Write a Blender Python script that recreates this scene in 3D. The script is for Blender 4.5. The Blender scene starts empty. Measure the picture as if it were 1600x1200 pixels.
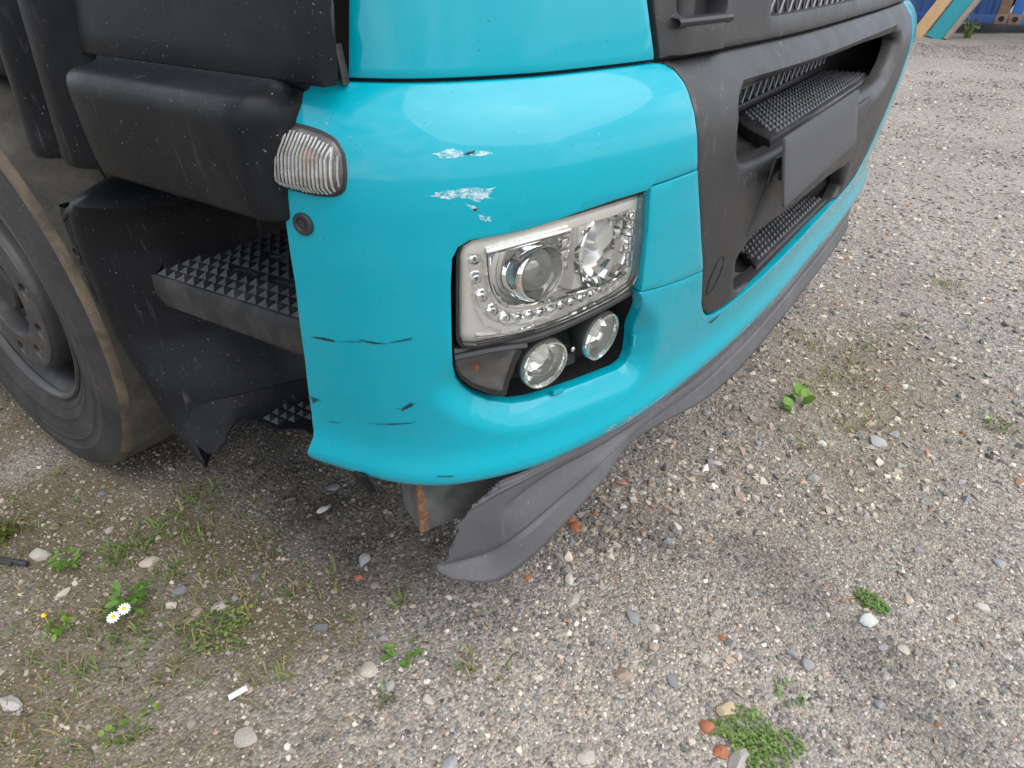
import bpy, bmesh, math, random
import numpy as np
from mathutils import Vector, Matrix
from mathutils.geometry import delaunay_2d_cdt

random.seed(7)
rng = np.random.default_rng(7)
scene = bpy.context.scene
col = scene.collection
R = math.radians

# ------------------------------------------------------------------ camera, sky, sun, exposure
cam_d = bpy.data.cameras.new('camera'); cam = bpy.data.objects.new('camera', cam_d); col.objects.link(cam)
cam.location = (-0.44, -0.44, 1.16)
cam.rotation_euler = (R(90 - 33.1), 0, R(-55.5))
cam_d.sensor_width = 36; cam_d.lens = 23.265; cam_d.clip_start = .02; cam_d.clip_end = 800
scene.camera = cam

SUN_EL, SUN_AZ = 56, 175        # azimuth measured clockwise from +Y
world = bpy.data.worlds.new('World'); scene.world = world; world.use_nodes = True
wn = world.node_tree; wn.nodes.clear()
sky = wn.nodes.new('ShaderNodeTexSky'); sky.sky_type = 'NISHITA'; sky.sun_disc = False
sky.sun_elevation = R(SUN_EL); sky.sun_rotation = R(SUN_AZ); sky.dust_density = 2.0
tc = wn.nodes.new('ShaderNodeTexCoord')
mp = wn.nodes.new('ShaderNodeMapping'); mp.inputs['Scale'].default_value = (1.0, 1.0, 2.2)
ns = wn.nodes.new('ShaderNodeTexNoise'); ns.inputs['Scale'].default_value = 2.3; ns.inputs['Detail'].default_value = 7; ns.inputs['Roughness'].default_value = .58; ns.inputs['Distortion'].default_value = .35
cr = wn.nodes.new('ShaderNodeValToRGB'); cr.color_ramp.elements[0].position = .38; cr.color_ramp.elements[1].position = .62
ns2 = wn.nodes.new('ShaderNodeTexNoise'); ns2.inputs['Scale'].default_value = 5.5; ns2.inputs['Detail'].default_value = 6
cr2 = wn.nodes.new('ShaderNodeValToRGB'); cr2.color_ramp.elements[0].position = .3; cr2.color_ramp.elements[1].position = .75
cr2.color_ramp.elements[0].color = (6.0, 6.3, 6.9, 1); cr2.color_ramp.elements[1].color = (13.0, 13.2, 13.6, 1)
mx = wn.nodes.new('ShaderNodeMix'); mx.data_type = 'RGBA'
bg = wn.nodes.new('ShaderNodeBackground'); bg.inputs['Strength'].default_value = .12
wo = wn.nodes.new('ShaderNodeOutputWorld')
L = wn.links.new
L(tc.outputs['Generated'], mp.inputs['Vector']); L(mp.outputs['Vector'], ns.inputs['Vector']); L(mp.outputs['Vector'], ns2.inputs['Vector'])
L(ns.outputs['Fac'], cr.inputs['Fac']); L(ns2.outputs['Fac'], cr2.inputs['Fac'])
L(cr.outputs['Color'], mx.inputs['Factor']); L(sky.outputs['Color'], mx.inputs['A']); L(cr2.outputs['Color'], mx.inputs['B'])
L(mx.outputs['Result'], bg.inputs['Color']); L(bg.outputs['Background'], wo.inputs['Surface'])

sun_d = bpy.data.lights.new('sun', 'SUN'); sun_d.energy = 1.5; sun_d.angle = R(75); sun_d.color = (1, .955, .89)
sun = bpy.data.objects.new('sun', sun_d); col.objects.link(sun)
_a, _e = R(SUN_AZ), R(SUN_EL)
sdir = Vector((math.sin(_a) * math.cos(_e), math.cos(_a) * math.cos(_e), math.sin(_e)))
sun.rotation_euler = sdir.to_track_quat('Z', 'Y').to_euler(); sun.location = (0, -3, 6)

vs = scene.view_settings
vs.view_transform = 'Standard'; vs.look = 'None'; vs.gamma = 1; vs.use_curve_mapping = False; vs.exposure = 1.0
scene.cycles.max_bounces = 7; scene.cycles.transparent_max_bounces = 12
scene.cycles.use_denoising = True

# ------------------------------------------------------------------ materials
def mat(name):
    m = bpy.data.materials.new(name); m.use_nodes = True
    nt = m.node_tree; nt.nodes.clear()
    out = nt.nodes.new('ShaderNodeOutputMaterial'); b = nt.nodes.new('ShaderNodeBsdfPrincipled')
    nt.links.new(b.outputs[0], out.inputs['Surface'])
    return m, nt, b, out
def N(nt, t, **kw):
    n = nt.nodes.new('ShaderNode' + t)
    for k, v in kw.items():
        if k in n.inputs: n.inputs[k].default_value = v
        else: setattr(n, k, v)
    return n
def ramp(nt, pts, interp='LINEAR'):
    r = nt.nodes.new('ShaderNodeValToRGB'); e = r.color_ramp.elements; r.color_ramp.interpolation = interp
    while len(e) < len(pts): e.new(.5)
    for el, (p, c) in zip(e, pts):
        el.position = p; el.color = (c, c, c, 1) if isinstance(c, (int, float)) else (*c, 1)
    return r
def coords(nt): return N(nt, 'TexCoord').outputs['Object']
def mixc(nt, f, a, b):
    m = nt.nodes.new('ShaderNodeMix'); m.data_type = 'RGBA'
    for inp, v in (('Factor', f), ('A', a), ('B', b)):
        if hasattr(v, 'links') or hasattr(v, 'is_linked'): nt.links.new(v, m.inputs[inp])
        elif inp == 'Factor': m.inputs[inp].default_value = v
        else: m.inputs[inp].default_value = (*v, 1)
    return m.outputs['Result']
def noise(nt, co, sc, det=4, rough=.55, dist=0, scale3=None):
    if scale3:
        mpn = N(nt, 'Mapping'); mpn.inputs['Scale'].default_value = scale3; nt.links.new(co, mpn.inputs['Vector']); co = mpn.outputs[0]
    n = N(nt, 'TexNoise', Scale=sc, Detail=det, Roughness=rough, Distortion=dist); nt.links.new(co, n.inputs['Vector'])
    return n.outputs['Fac']
def bump(nt, b, h, strength=.3, dist=.002):
    n = N(nt, 'Bump', Strength=strength, Distance=dist); nt.links.new(h, n.inputs['Height']); nt.links.new(n.outputs[0], b.inputs['Normal']); return n

def m_paint():
    m, nt, b, o = mat('turquoise_paint'); co = coords(nt)
    dirt = ramp(nt, [(.45, 0.0), (.8, 1.0)]); nt.links.new(noise(nt, co, 9, 6, .65), dirt.inputs[0])
    sp = ramp(nt, [(.69, 0.0), (.76, 1.0)]); nt.links.new(noise(nt, co, 140, 3, .6), sp.inputs[0])
    sx = N(nt, 'SeparateXYZ'); nt.links.new(co, sx.inputs[0])
    low = N(nt, 'MapRange'); low.inputs['From Min'].default_value = .78; low.inputs['From Max'].default_value = .5; nt.links.new(sx.outputs['Z'], low.inputs['Value'])
    mu = N(nt, 'Math', operation='MULTIPLY'); nt.links.new(dirt.outputs[0], mu.inputs[0]); mu.inputs[1].default_value = .06
    m2 = N(nt, 'Math', operation='MULTIPLY'); nt.links.new(sp.outputs[0], m2.inputs[0]); nt.links.new(low.outputs[0], m2.inputs[1])
    m3 = N(nt, 'Math', operation='MULTIPLY_ADD'); nt.links.new(m2.outputs[0], m3.inputs[0]); m3.inputs[1].default_value = .35; nt.links.new(mu.outputs[0], m3.inputs[2])
    c = mixc(nt, m3.outputs[0], (.0004, .272, .345), (.15, .25, .26))
    chp = ramp(nt, [(.785, 0.0), (.80, .45)]); nt.links.new(noise(nt, co, 300, 1, .4), chp.inputs[0]); c = mixc(nt, chp.outputs[0], c, (.33, .38, .38))
    chd = ramp(nt, [(.785, 0.0), (.80, .75)]); nt.links.new(noise(nt, co, 210, 1, .4, 0, (1.3, 1.1, .9)), chd.inputs[0]); c = mixc(nt, chd.outputs[0], c, (.02, .045, .05))
    nt.links.new(c, b.inputs['Base Color'])
    rr = ramp(nt, [(.3, .24), (.8, .36)]); nt.links.new(noise(nt, co, 12, 5), rr.inputs[0]); nt.links.new(rr.outputs[0], b.inputs['Roughness'])
    b.inputs['Coat Weight'].default_value = .6; b.inputs['Coat Roughness'].default_value = .04; b.inputs['Coat IOR'].default_value = 1.45; b.inputs['Specular IOR Level'].default_value = .15
    bump(nt, b, noise(nt, co, 380, 2), .03, .0005)
    return m
def m_plastic(name, base, rough=.5, dust=(.20, .185, .165), dustamt=.25, streak=True, grain=.15, sc=1.0, spec=.45, stk=.30, stkc=(.20, .195, .19)):
    m, nt, b, o = mat(name); co = coords(nt)
    r1 = ramp(nt, [(.48, 0.0), (.78, 1.0)]); nt.links.new(noise(nt, co, 5 * sc, 7, .68, .3), r1.inputs[0])
    mu = N(nt, 'Math', operation='MULTIPLY'); nt.links.new(r1.outputs[0], mu.inputs[0]); mu.inputs[1].default_value = dustamt
    c = mixc(nt, mu.outputs[0], base, dust)
    if streak:
        s1 = ramp(nt, [(.59, 0.0), (.70, 1.0)]); nt.links.new(noise(nt, co, 70 * sc, 5, .65, .5, (1, 1, .13)), s1.inputs[0])
        s2 = ramp(nt, [(.44, 0.0), (.60, 1.0)]); nt.links.new(noise(nt, co, 7 * sc, 3), s2.inputs[0])
        mm = N(nt, 'Math', operation='MULTIPLY'); nt.links.new(s1.outputs[0], mm.inputs[0]); nt.links.new(s2.outputs[0], mm.inputs[1])
        mm2 = N(nt, 'Math', operation='MULTIPLY'); nt.links.new(mm.outputs[0], mm2.inputs[0]); mm2.inputs[1].default_value = stk
        c = mixc(nt, mm2.outputs[0], c, stkc)
        s3 = ramp(nt, [(.715, 0.0), (.76, 1.0)]); nt.links.new(noise(nt, co, 230 * sc, 2, .5), s3.inputs[0])
        c = mixc(nt, s3.outputs[0], c, (.17, .165, .16))
    nt.links.new(c, b.inputs['Base Color'])
    rr = ramp(nt, [(.3, rough - .08), (.75, rough + .14)]); nt.links.new(noise(nt, co, 8 * sc, 5, .6), rr.inputs[0]); nt.links.new(rr.outputs[0], b.inputs['Roughness'])
    b.inputs['Specular IOR Level'].default_value = spec
    bump(nt, b, noise(nt, co, 900, 2), grain, .0006)
    return m
def m_simple(name, c, rough=.5, metal=0.0, var=.15, sc=40, bmp=.1, spec=.5):
    m, nt, b, o = mat(name); co = coords(nt)
    n = noise(nt, co, sc, 5, .6)
    nt.links.new(mixc(nt, n, tuple(max(0, x * (1 - var)) for x in c), tuple(min(1, x * (1 + var)) for x in c)), b.inputs['Base Color'])
    b.inputs['Roughness'].default_value = rough; b.inputs['Metallic'].default_value = metal; b.inputs['Specular IOR Level'].default_value = spec
    if bmp: bump(nt, b, n, bmp, .001)
    return m
def m_thinglass(name, tint=(1, 1, 1), gloss=.05, haze=0.0, hazecol=(.6, .6, .58), ior=1.5):
    m = bpy.data.materials.new(name); m.use_nodes = True; nt = m.node_tree; nt.nodes.clear()
    out = nt.nodes.new('ShaderNodeOutputMaterial')
    tr = N(nt, 'BsdfTransparent'); tr.inputs[0].default_value = (*tint, 1)
    gl = N(nt, 'BsdfGlossy'); gl.inputs['Roughness'].default_value = gloss
    fr = N(nt, 'Fresnel', IOR=ior)
    mxs = N(nt, 'MixShader'); nt.links.new(fr.outputs[0], mxs.inputs[0]); nt.links.new(tr.outputs[0], mxs.inputs[1]); nt.links.new(gl.outputs[0], mxs.inputs[2])
    res = mxs.outputs[0]
    if haze:
        di = N(nt, 'BsdfDiffuse'); di.inputs[0].default_value = (*hazecol, 1)
        co = coords(nt); r1 = ramp(nt, [(.3, haze * .5), (.75, min(1, haze * 1.5))]); nt.links.new(noise(nt, co, 60, 5, .7), r1.inputs[0])
        m2 = N(nt, 'MixShader'); nt.links.new(r1.outputs[0], m2.inputs[0]); nt.links.new(res, m2.inputs[1]); nt.links.new(di.outputs[0], m2.inputs[2]); res = m2.outputs[0]
    nt.links.new(res, out.inputs['Surface'])
    return m

M = {}
M['paint'] = m_paint()
M['grille'] = m_plastic('charcoal_grille_plastic', (.027, .027, .0275), .46, dustamt=.06, spec=.36)
M['black'] = m_plastic('black_side_plastic', (.0075, .0085, .0105), .36, dust=(.08, .082, .086), dustamt=.16, spec=.15, stk=.22)
M['blackdeep'] = m_plastic('black_wheel_housing_plastic', (.0075, .008, .0095), .42, dust=(.08, .082, .085), dustamt=.08, spec=.15, stk=.2)
M['spoiler'] = m_plastic('weathered_grey_spoiler_plastic', (.072, .072, .077), .6, dust=(.16, .157, .155), dustamt=.5, streak=True)
M['tread'] = m_plastic('step_tread_plastic', (.030, .031, .034), .42, dustamt=.25, streak=False, sc=3)
M['sidetread'] = m_plastic('side_step_tread_plastic', (.015, .016, .018), .42, dustamt=.2, spec=.3, streak=False, sc=3)
M['plate'] = m_simple('plain_grey_plate', (.047, .048, .051), .8, var=.02, bmp=0)
M['hole'] = m_simple('dark_cavity', (.008, .008, .009), .8, bmp=0)
M['wire'] = m_simple('grey_mesh_wire', (.16, .16, .165), .45, .3)
M['chrome'] = m_simple('reflector_chrome', (.93, .93, .92), .06, 1.0, var=.03, bmp=0)
M['chromeb'] = m_simple('brushed_reflector', (.92, .91, .89), .20, .75, var=.04, bmp=0)
M['bezel'] = m_simple('champagne_bezel', (.90, .85, .76), .28, .22, var=.04, bmp=0)
M['clear'] = m_thinglass('clear_lens_cover', (.97, .98, .98), .02, .06)
M['fogglass'] = m_thinglass('fog_lamp_glass', (.93, .95, .93), .03, .16, (.62, .62, .56))
M['smoke'] = m_thinglass('smoked_lens', (.80, .80, .80), .03, .05, (.25, .25, .25), 1.6)
M['ribbed'] = m_thinglass('ribbed_signal_lens', (.78, .78, .77), .07, .05, (.40, .39, .37), 1.62)
M['tslens'] = m_thinglass('signal_lens', (.88, .88, .87), .05, .04, (.45, .44, .42))
M['tsrib'] = m_thinglass('signal_lens_rib', (.85, .85, .84), .10, .42, (.52, .50, .47))
M['amber'] = m_simple('amber_bulb', (.75, .20, .05), .25, var=.1, bmp=0)
M['amberdull'] = m_simple('pale_amber_bulb', (.42, .22, .11), .35, var=.1, bmp=0)
M['lamphouse'] = m_plastic('lamp_housing_plastic', (.030, .031, .033), .5, dustamt=.2, streak=False)
M['projlens'] = m_simple('projector_glass', (.34, .33, .29), .05, .3, var=.3, sc=60, bmp=0, spec=.9)
M['whitecap'] = m_simple('frosted_bulb_cap', (.72, .70, .64), .25, .3, bmp=0)
M['tsrefl'] = m_simple('dull_signal_reflector', (.17, .155, .14), .35, .5, var=.3, sc=60, bmp=0)
M['indrefl'] = m_simple('grey_indicator_reflector', (.34, .34, .34), .25, .7, var=.5, sc=70, bmp=0)
M['seal'] = m_simple('rubber_seal', (.018, .018, .019), .6)
def m_rub(name, c, lo, hi, scale3, sc=60):
    m, nt, b, o = mat(name); co = coords(nt)
    r1 = ramp(nt, [(lo, 0.0), (hi, 1.0)]); nt.links.new(noise(nt, co, sc, 6, .7, .3, scale3), r1.inputs[0])
    b.inputs['Base Color'].default_value = (*c, 1); b.inputs['Roughness'].default_value = .65
    t = N(nt, 'BsdfTransparent'); ms = N(nt, 'MixShader'); nt.links.new(r1.outputs[0], ms.inputs[0]); nt.links.new(t.outputs[0], ms.inputs[1]); nt.links.new(b.outputs[0], ms.inputs[2]); nt.links.new(ms.outputs[0], o.inputs['Surface'])
    return m
M['scuffw'] = m_rub('bare_white_primer_scuff', (.66, .75, .78), .40, .72, (1, 1, 1.6), 110)
M['scuffk'] = m_simple('black_scratch', (.012, .016, .018), .6)
M['scufft'] = m_rub('dull_dark_scuff', (.012, .035, .042), .36, .52, (1, 1, 3), 160)
M['edge'] = m_rub('scraped_bumper_edge', (.22, .27, .27), .42, .60, (.5, .5, 3), 150)

def m_tyre(name, base, dust, amt, sc=6):
    m, nt, b, o = mat(name); co = coords(nt)
    r1 = ramp(nt, [(.40, 0.0), (.75, 1.0)]); nt.links.new(noise(nt, co, sc, 8, .72, .4), r1.inputs[0])
    r2 = ramp(nt, [(.70, 0.0), (.78, 1.0)]); nt.links.new(noise(nt, co, 190, 2), r2.inputs[0])
    mu = N(nt, 'Math', operation='MULTIPLY'); nt.links.new(r1.outputs[0], mu.inputs[0]); mu.inputs[1].default_value = amt
    c = mixc(nt, mu.outputs[0], base, dust); c = mixc(nt, r2.outputs[0], c, (.24, .22, .19))
    nt.links.new(c, b.inputs['Base Color']); b.inputs['Roughness'].default_value = .78; b.inputs['Specular IOR Level'].default_value = .3
    bump(nt, b, noise(nt, co, 130, 6, .75), .5, .0025)
    return m
M['tyre'] = m_tyre('tyre_sidewall_rubber', (.026, .0245, .0235), (.085, .077, .069), .55)
M['tread_rubber'] = m_tyre('worn_tyre_tread_rubber', (.048, .046, .040), (.14, .128, .105), .85, 9)
M['shoulder'] = m_tyre('mud_stained_tyre_shoulder', (.050, .042, .034), (.175, .130, .085), 1.0, 7)
M['rim'] = m_plastic('dark_painted_steel_rim', (.036, .034, .034), .42, dust=(.09, .08, .07), dustamt=.5, streak=False, sc=3)
M['rimdark'] = m_plastic('dirty_rim_barrel', (.012, .012, .012), .5, dust=(.07, .062, .055), dustamt=.4, streak=False, sc=3)
M['nut'] = m_simple('dirty_wheel_nut', (.20, .185, .165), .5, .5, var=.4, sc=150)

def m_beam():
    m, nt, b, o = mat('rust_edged_steel'); co = coords(nt)
    g = N(nt, 'Attribute', attribute_name='rust')
    n1 = noise(nt, co, 45, 6, .7)
    ad = N(nt, 'Math', operation='ADD'); nt.links.new(g.outputs['Fac'], ad.inputs[0]); nt.links.new(n1, ad.inputs[1])
    r1 = ramp(nt, [(.98, 0.0), (1.2, 1.0)]); nt.links.new(ad.outputs[0], r1.inputs[0])
    r2 = ramp(nt, [(.4, (.10, .045, .025)), (.65, (.23, .115, .055))]); nt.links.new(noise(nt, co, 160, 4), r2.inputs[0])
    gr = ramp(nt, [(.35, (.042, .045, .046)), (.75, (.13, .13, .122))]); nt.links.new(noise(nt, co, 16, 7, .7), gr.inputs[0])
    nt.links.new(mixc(nt, r1.outputs[0], gr.outputs[0], r2.outputs[0]), b.inputs['Base Color']); b.inputs['Roughness'].default_value = .62
    bump(nt, b, n1, .3, .001)
    return m
M['beam'] = m_beam()

def m_ground():
    m, nt, b, o = mat('compacted_gravel'); co = coords(nt)
    v1 = N(nt, 'TexVoronoi', Scale=165, Randomness=1); nt.links.new(co, v1.inputs['Vector'])
    v2 = N(nt, 'TexVoronoi', Scale=60, Randomness=1); nt.links.new(co, v2.inputs['Vector'])
    s1 = N(nt, 'SeparateColor'); nt.links.new(v1.outputs['Color'], s1.inputs[0]); s2 = N(nt, 'SeparateColor'); nt.links.new(v2.outputs['Color'], s2.inputs[0])
    pal = [(0, (.07, .065, .06)), (.18, (.17, .155, .138)), (.38, (.28, .255, .22)), (.55, (.38, .345, .29)), (.7, (.23, .22, .215)), (.84, (.48, .44, .38)), (.95, (.32, .225, .17)), (1, (.68, .65, .60))]
    c1 = ramp(nt, pal); nt.links.new(s1.outputs[0], c1.inputs[0]); c2 = ramp(nt, pal); nt.links.new(s2.outputs[1], c2.inputs[0])
    c = mixc(nt, .3, c1.outputs[0], c2.outputs[0])
    gap = ramp(nt, [(.0, 1.0), (.55, .82), (.95, .45)]); nt.links.new(v1.outputs['Distance'], gap.inputs[0])
    soil = ramp(nt, [(.32, 0.0), (.52, 1.0)]); nt.links.new(noise(nt, co, 1.6, 6, .6, .3), soil.inputs[0])
    att = N(nt, 'Attribute', attribute_name='soil')
    mu = N(nt, 'Math', operation='MULTIPLY'); nt.links.new(soil.outputs[0], mu.inputs[0]); nt.links.new(att.outputs['Fac'], mu.inputs[1])
    m2 = N(nt, 'Math', operation='MULTIPLY'); nt.links.new(mu.outputs[0], m2.inputs[0]); m2.inputs[1].default_value = .9
    sc_ = ramp(nt, [(.3, (.085, .064, .036)), (.7, (.185, .152, .085))]); nt.links.new(noise(nt, co, 60, 6, .7), sc_.inputs[0])
    c = mixc(nt, m2.outputs[0], c, sc_.outputs[0])
    da = N(nt, 'Attribute', attribute_name='darkening')
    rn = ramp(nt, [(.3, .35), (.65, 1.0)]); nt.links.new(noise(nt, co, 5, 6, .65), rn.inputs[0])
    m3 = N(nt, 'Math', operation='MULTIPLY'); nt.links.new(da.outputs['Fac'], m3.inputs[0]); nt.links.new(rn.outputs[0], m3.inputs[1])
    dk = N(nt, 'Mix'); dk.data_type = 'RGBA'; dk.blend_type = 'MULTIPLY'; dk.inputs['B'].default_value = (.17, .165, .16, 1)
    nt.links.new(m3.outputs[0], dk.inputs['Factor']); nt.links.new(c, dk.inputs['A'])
    big = ramp(nt, [(.3, .76), (.7, 1.02)]); nt.links.new(noise(nt, co, .9, 5, .6), big.inputs[0])
    mm = N(nt, 'Mix'); mm.data_type = 'RGBA'; mm.blend_type = 'MULTIPLY'; mm.inputs['Factor'].default_value = 1; nt.links.new(dk.outputs['Result'], mm.inputs['A']); nt.links.new(big.outputs[0], mm.inputs['B'])
    nt.links.new(mm.outputs['Result'], b.inputs['Base Color']); b.inputs['Roughness'].default_value = .9; b.inputs['Specular IOR Level'].default_value = .25
    iv = N(nt, 'Math', operation='SUBTRACT'); iv.inputs[0].default_value = 1; nt.links.new(v1.outputs['Distance'], iv.inputs[1])
    h2 = N(nt, 'Math', operation='MULTIPLY_ADD'); nt.links.new(s1.outputs[1], h2.inputs[0]); h2.inputs[1].default_value = .6; nt.links.new(iv.outputs[0], h2.inputs[2])
    bump(nt, b, h2.outputs[0], .9, .004)
    return m
M['ground'] = m_ground()
def m_vcol(name, rough=.85, bmp=.4, sc=300, dist=.001, spec=.3, trans=0.0):
    m, nt, b, o = mat(name); co = coords(nt)
    a = N(nt, 'Attribute', attribute_name='col'); n = noise(nt, co, sc, 4, .65)
    r1 = ramp(nt, [(.25, .72), (.75, 1.22)]); nt.links.new(n, r1.inputs[0])
    mm = N(nt, 'Mix'); mm.data_type = 'RGBA'; mm.blend_type = 'MULTIPLY'; mm.inputs['Factor'].default_value = 1
    nt.links.new(a.outputs['Color'], mm.inputs['A']); nt.links.new(r1.outputs[0], mm.inputs['B']); nt.links.new(mm.outputs['Result'], b.inputs['Base Color'])
    b.inputs['Roughness'].default_value = rough; b.inputs['Specular IOR Level'].default_value = spec
    if bmp: bump(nt, b, n, bmp, dist)
    if trans:
        b.inputs['Subsurface Weight'].default_value = 0
        t = N(nt, 'BsdfTranslucent'); nt.links.new(mm.outputs['Result'], t.inputs[0]); ms = N(nt, 'MixShader'); ms.inputs[0].default_value = trans
        nt.links.new(b.outputs[0], ms.inputs[1]); nt.links.new(t.outputs[0], ms.inputs[2]); nt.links.new(ms.outputs[0], o.inputs['Surface'])
    return m
M['stone'] = m_vcol('loose_stone')
M['leaf'] = m_vcol('weed_leaf', .55, .1, 120, .0005, .4, .3)
M['petal'] = m_simple('white_petal', (.80, .80, .78), .6, var=.05, bmp=0)
M['pollen'] = m_simple('yellow_flower_centre', (.70, .42, .02), .7)
M['paper'] = m_simple('white_scrap_paper', (.78, .78, .77), .7, var=.06)
M['cable'] = m_simple('black_rubber_strip', (.025, .025, .027), .55)
M['cont_blue'] = m_plastic('faded_blue_container_paint', (.022, .07, .21), .5, dust=(.12, .125, .14), dustamt=.5, sc=.4)
M['cont_blue2'] = m_plastic('bright_blue_container_paint', (.03, .14, .42), .5, dust=(.20, .20, .22), dustamt=.4, sc=.4)
M['rustbrown'] = m_simple('rusty_brown_steel', (.20, .13, .085), .75, var=.5, sc=14)
M['wood'] = m_simple('weathered_timber', (.42, .26, .12), .7, var=.3, sc=9)
M['woodgrey'] = m_simple('grey_timber', (.24, .19, .15), .75, var=.3, sc=12)
M['tealboard'] = m_simple('teal_panel_paint', (.004, .20, .23), .45, var=.15, sc=5)
M['glass'] = m_simple('dark_windscreen_glass', (.02, .024, .026), .05, bmp=0)
M['metaldark'] = m_simple('dark_chassis_steel', (.03, .03, .032), .6, .2, var=.4, sc=12)

# ------------------------------------------------------------------ mesh helpers
def finish(name, V, F, m, parent=None, angle=38, attrs=None, solid=None):
    me = bpy.data.meshes.new(name)
    me.from_pydata([tuple(map(float, v)) for v in V], [], [tuple(int(i) for i in f) for f in F])
    me.validate(); me.update()
    me.materials.append(m)
    me.polygons.foreach_set('use_smooth', [angle > 0] * len(me.polygons))
    if angle > 0: me.set_sharp_from_angle(angle=R(angle))
    if attrs:
        for k, (typ, vals) in attrs.items():
            a = me.attributes.new(k, typ, 'POINT')
            a.data.foreach_set('color' if typ == 'FLOAT_COLOR' else 'value', np.asarray(vals, dtype=np.float32).ravel())
    ob = bpy.data.objects.new(name, me); col.objects.link(ob)
    if parent is not None: par(ob, parent)
    if solid:
        md = ob.modifiers.new('thickness', 'SOLIDIFY'); md.thickness = solid; md.offset = -1
    return ob
def par(ob, parent):
    ob.parent = parent
    # every thing sits at a pure translation; its parts carry no transform of their own
    top = parent
    while top.parent is not None: top = top.parent
    if parent is top: ob.matrix_parent_inverse = Matrix.Translation(-top.location) if top.type == 'EMPTY' else Matrix.Identity(4)
    else: ob.matrix_parent_inverse = Matrix.Identity(4)
def tag(o, label, cat=None, group=None, kind=None):
    o['label'] = label
    if cat: o['category'] = cat
    if group: o['group'] = group
    if kind: o['kind'] = kind
    return o
def empty(name, loc):
    e = bpy.data.objects.new(name, None); e.empty_display_size = .1; e.location = loc; col.objects.link(e); return e

class MB:
    def __init__(s): s.V = []; s.F = []
    def add(s, V, F):
        n = len(s.V); s.V += [tuple(v) for v in V]; s.F += [tuple(i + n for i in f) for f in F]; return s
    def box(s, c, d, ax=None, bev=0.0):
        bm = bmesh.new(); bmesh.ops.create_cube(bm, size=1)
        for v in bm.verts: v.co = Vector((v.co.x * d[0], v.co.y * d[1], v.co.z * d[2]))
        if bev: bmesh.ops.bevel(bm, geom=list(bm.edges), offset=bev, segments=2, affect='EDGES', profile=.6)
        A = ax if ax is not None else ((1, 0, 0), (0, 1, 0), (0, 0, 1))
        A = [Vector(a) for a in A]; C = Vector(c)
        bm.verts.index_update()
        V = [C + A[0] * v.co.x + A[1] * v.co.y + A[2] * v.co.z for v in bm.verts]; F = [[v.index for v in f.verts] for f in bm.faces]
        bm.free(); return s.add(V, F)
    def lathe(s, c, axis, prof, n=32, ph=0.0, closed=False):
        a = Vector(axis).normalized(); t = Vector((0, 0, 1)) if abs(a.z) < .9 else Vector((1, 0, 0))
        u = a.cross(t).normalized(); w = a.cross(u); C = Vector(c); V = []; F = []
        for (h, r) in prof:
            for k in range(n):
                q = 2 * math.pi * k / n + ph; V.append(C + a * h + (u * math.cos(q) + w * math.sin(q)) * r)
        m = len(prof)
        for i in range(m - 1 if not closed else m):
            for k in range(n):
                k2 = (k + 1) % n; i2 = (i + 1) % m
                F.append((i * n + k, i * n + k2, i2 * n + k2, i2 * n + k))
        return s.add(V, F)
    def grid(s, P):
        P = np.asarray(P); a, b = P.shape[:2]
        F = [(i * b + j, (i + 1) * b + j, (i + 1) * b + j + 1, i * b + j + 1) for i in range(a - 1) for j in range(b - 1)]
        return s.add([tuple(p) for p in P.reshape(-1, 3)], F)
    def tube(s, pts, r, n=6, cap=True):
        pts = [Vector(p) for p in pts]; V = []; F = []
        rr = r if isinstance(r, (list, tuple)) else [r] * len(pts)
        for i, p in enumerate(pts):
            d = (pts[min(i + 1, len(pts) - 1)] - pts[max(i - 1, 0)]).normalized()
            t = Vector((0, 0, 1)) if abs(d.z) < .9 else Vector((1, 0, 0)); u = d.cross(t).normalized(); w = d.cross(u)
            for k in range(n):
                q = 2 * math.pi * k / n; V.append(p + (u * math.cos(q) + w * math.sin(q)) * rr[i])
        for i in range(len(pts) - 1):
            for k in range(n): F.append((i * n + k, i * n + (k + 1) % n, (i + 1) * n + (k + 1) % n, (i + 1) * n + k))
        if cap: F.append(tuple(range(n))[::-1]); F.append(tuple(range((len(pts) - 1) * n, len(pts) * n)))
        return s.add(V, F)
    def build(s, name, m, parent=None, angle=38, **k): return finish(name, s.V, s.F, m, parent, angle, **k)

def crspline(P, n):
    P = np.asarray(P, float); out = []; m = len(P)
    for i in range(m - 1):
        p0, p1, p2, p3 = P[max(i - 1, 0)], P[i], P[i + 1], P[min(i + 2, m - 1)]
        for t in np.linspace(0, 1, n, endpoint=False):
            out.append(.5 * ((2 * p1) + (-p0 + p2) * t + (2 * p0 - 5 * p1 + 4 * p2 - p3) * t * t + (-p0 + 3 * p1 - 3 * p2 + p3) * t ** 3))
    out.append(P[-1]); return np.array(out)
def densify(poly, step):
    out = []; n = len(poly)
    for i in range(n):
        a = np.array(poly[i]); b = np.array(poly[(i + 1) % n]); k = max(1, int(math.ceil(np.linalg.norm(b - a) / step)))
        for j in range(k): out.append(a + (b - a) * j / k)
    return np.array(out)
def roundpoly(poly, r, seg=5):
    P = [np.array(p, float) for p in poly]; out = []; n = len(P)
    for i in range(n):
        p, a, b = P[i], P[i - 1], P[(i + 1) % n]
        da, db = np.linalg.norm(a - p), np.linalg.norm(b - p); k = min(r, da * .45, db * .45)
        q0 = p + (a - p) / da * k; q1 = p + (b - p) / db * k
        for t in np.linspace(0, 1, seg): out.append((1 - t) ** 2 * q0 + 2 * t * (1 - t) * p + t * t * q1)
    return [tuple(x) for x in out]
def area(p): p = np.asarray(p); x, y = p[:, 0], p[:, 1]; return .5 * np.sum(x * np.roll(y, -1) - np.roll(x, -1) * y)
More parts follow.
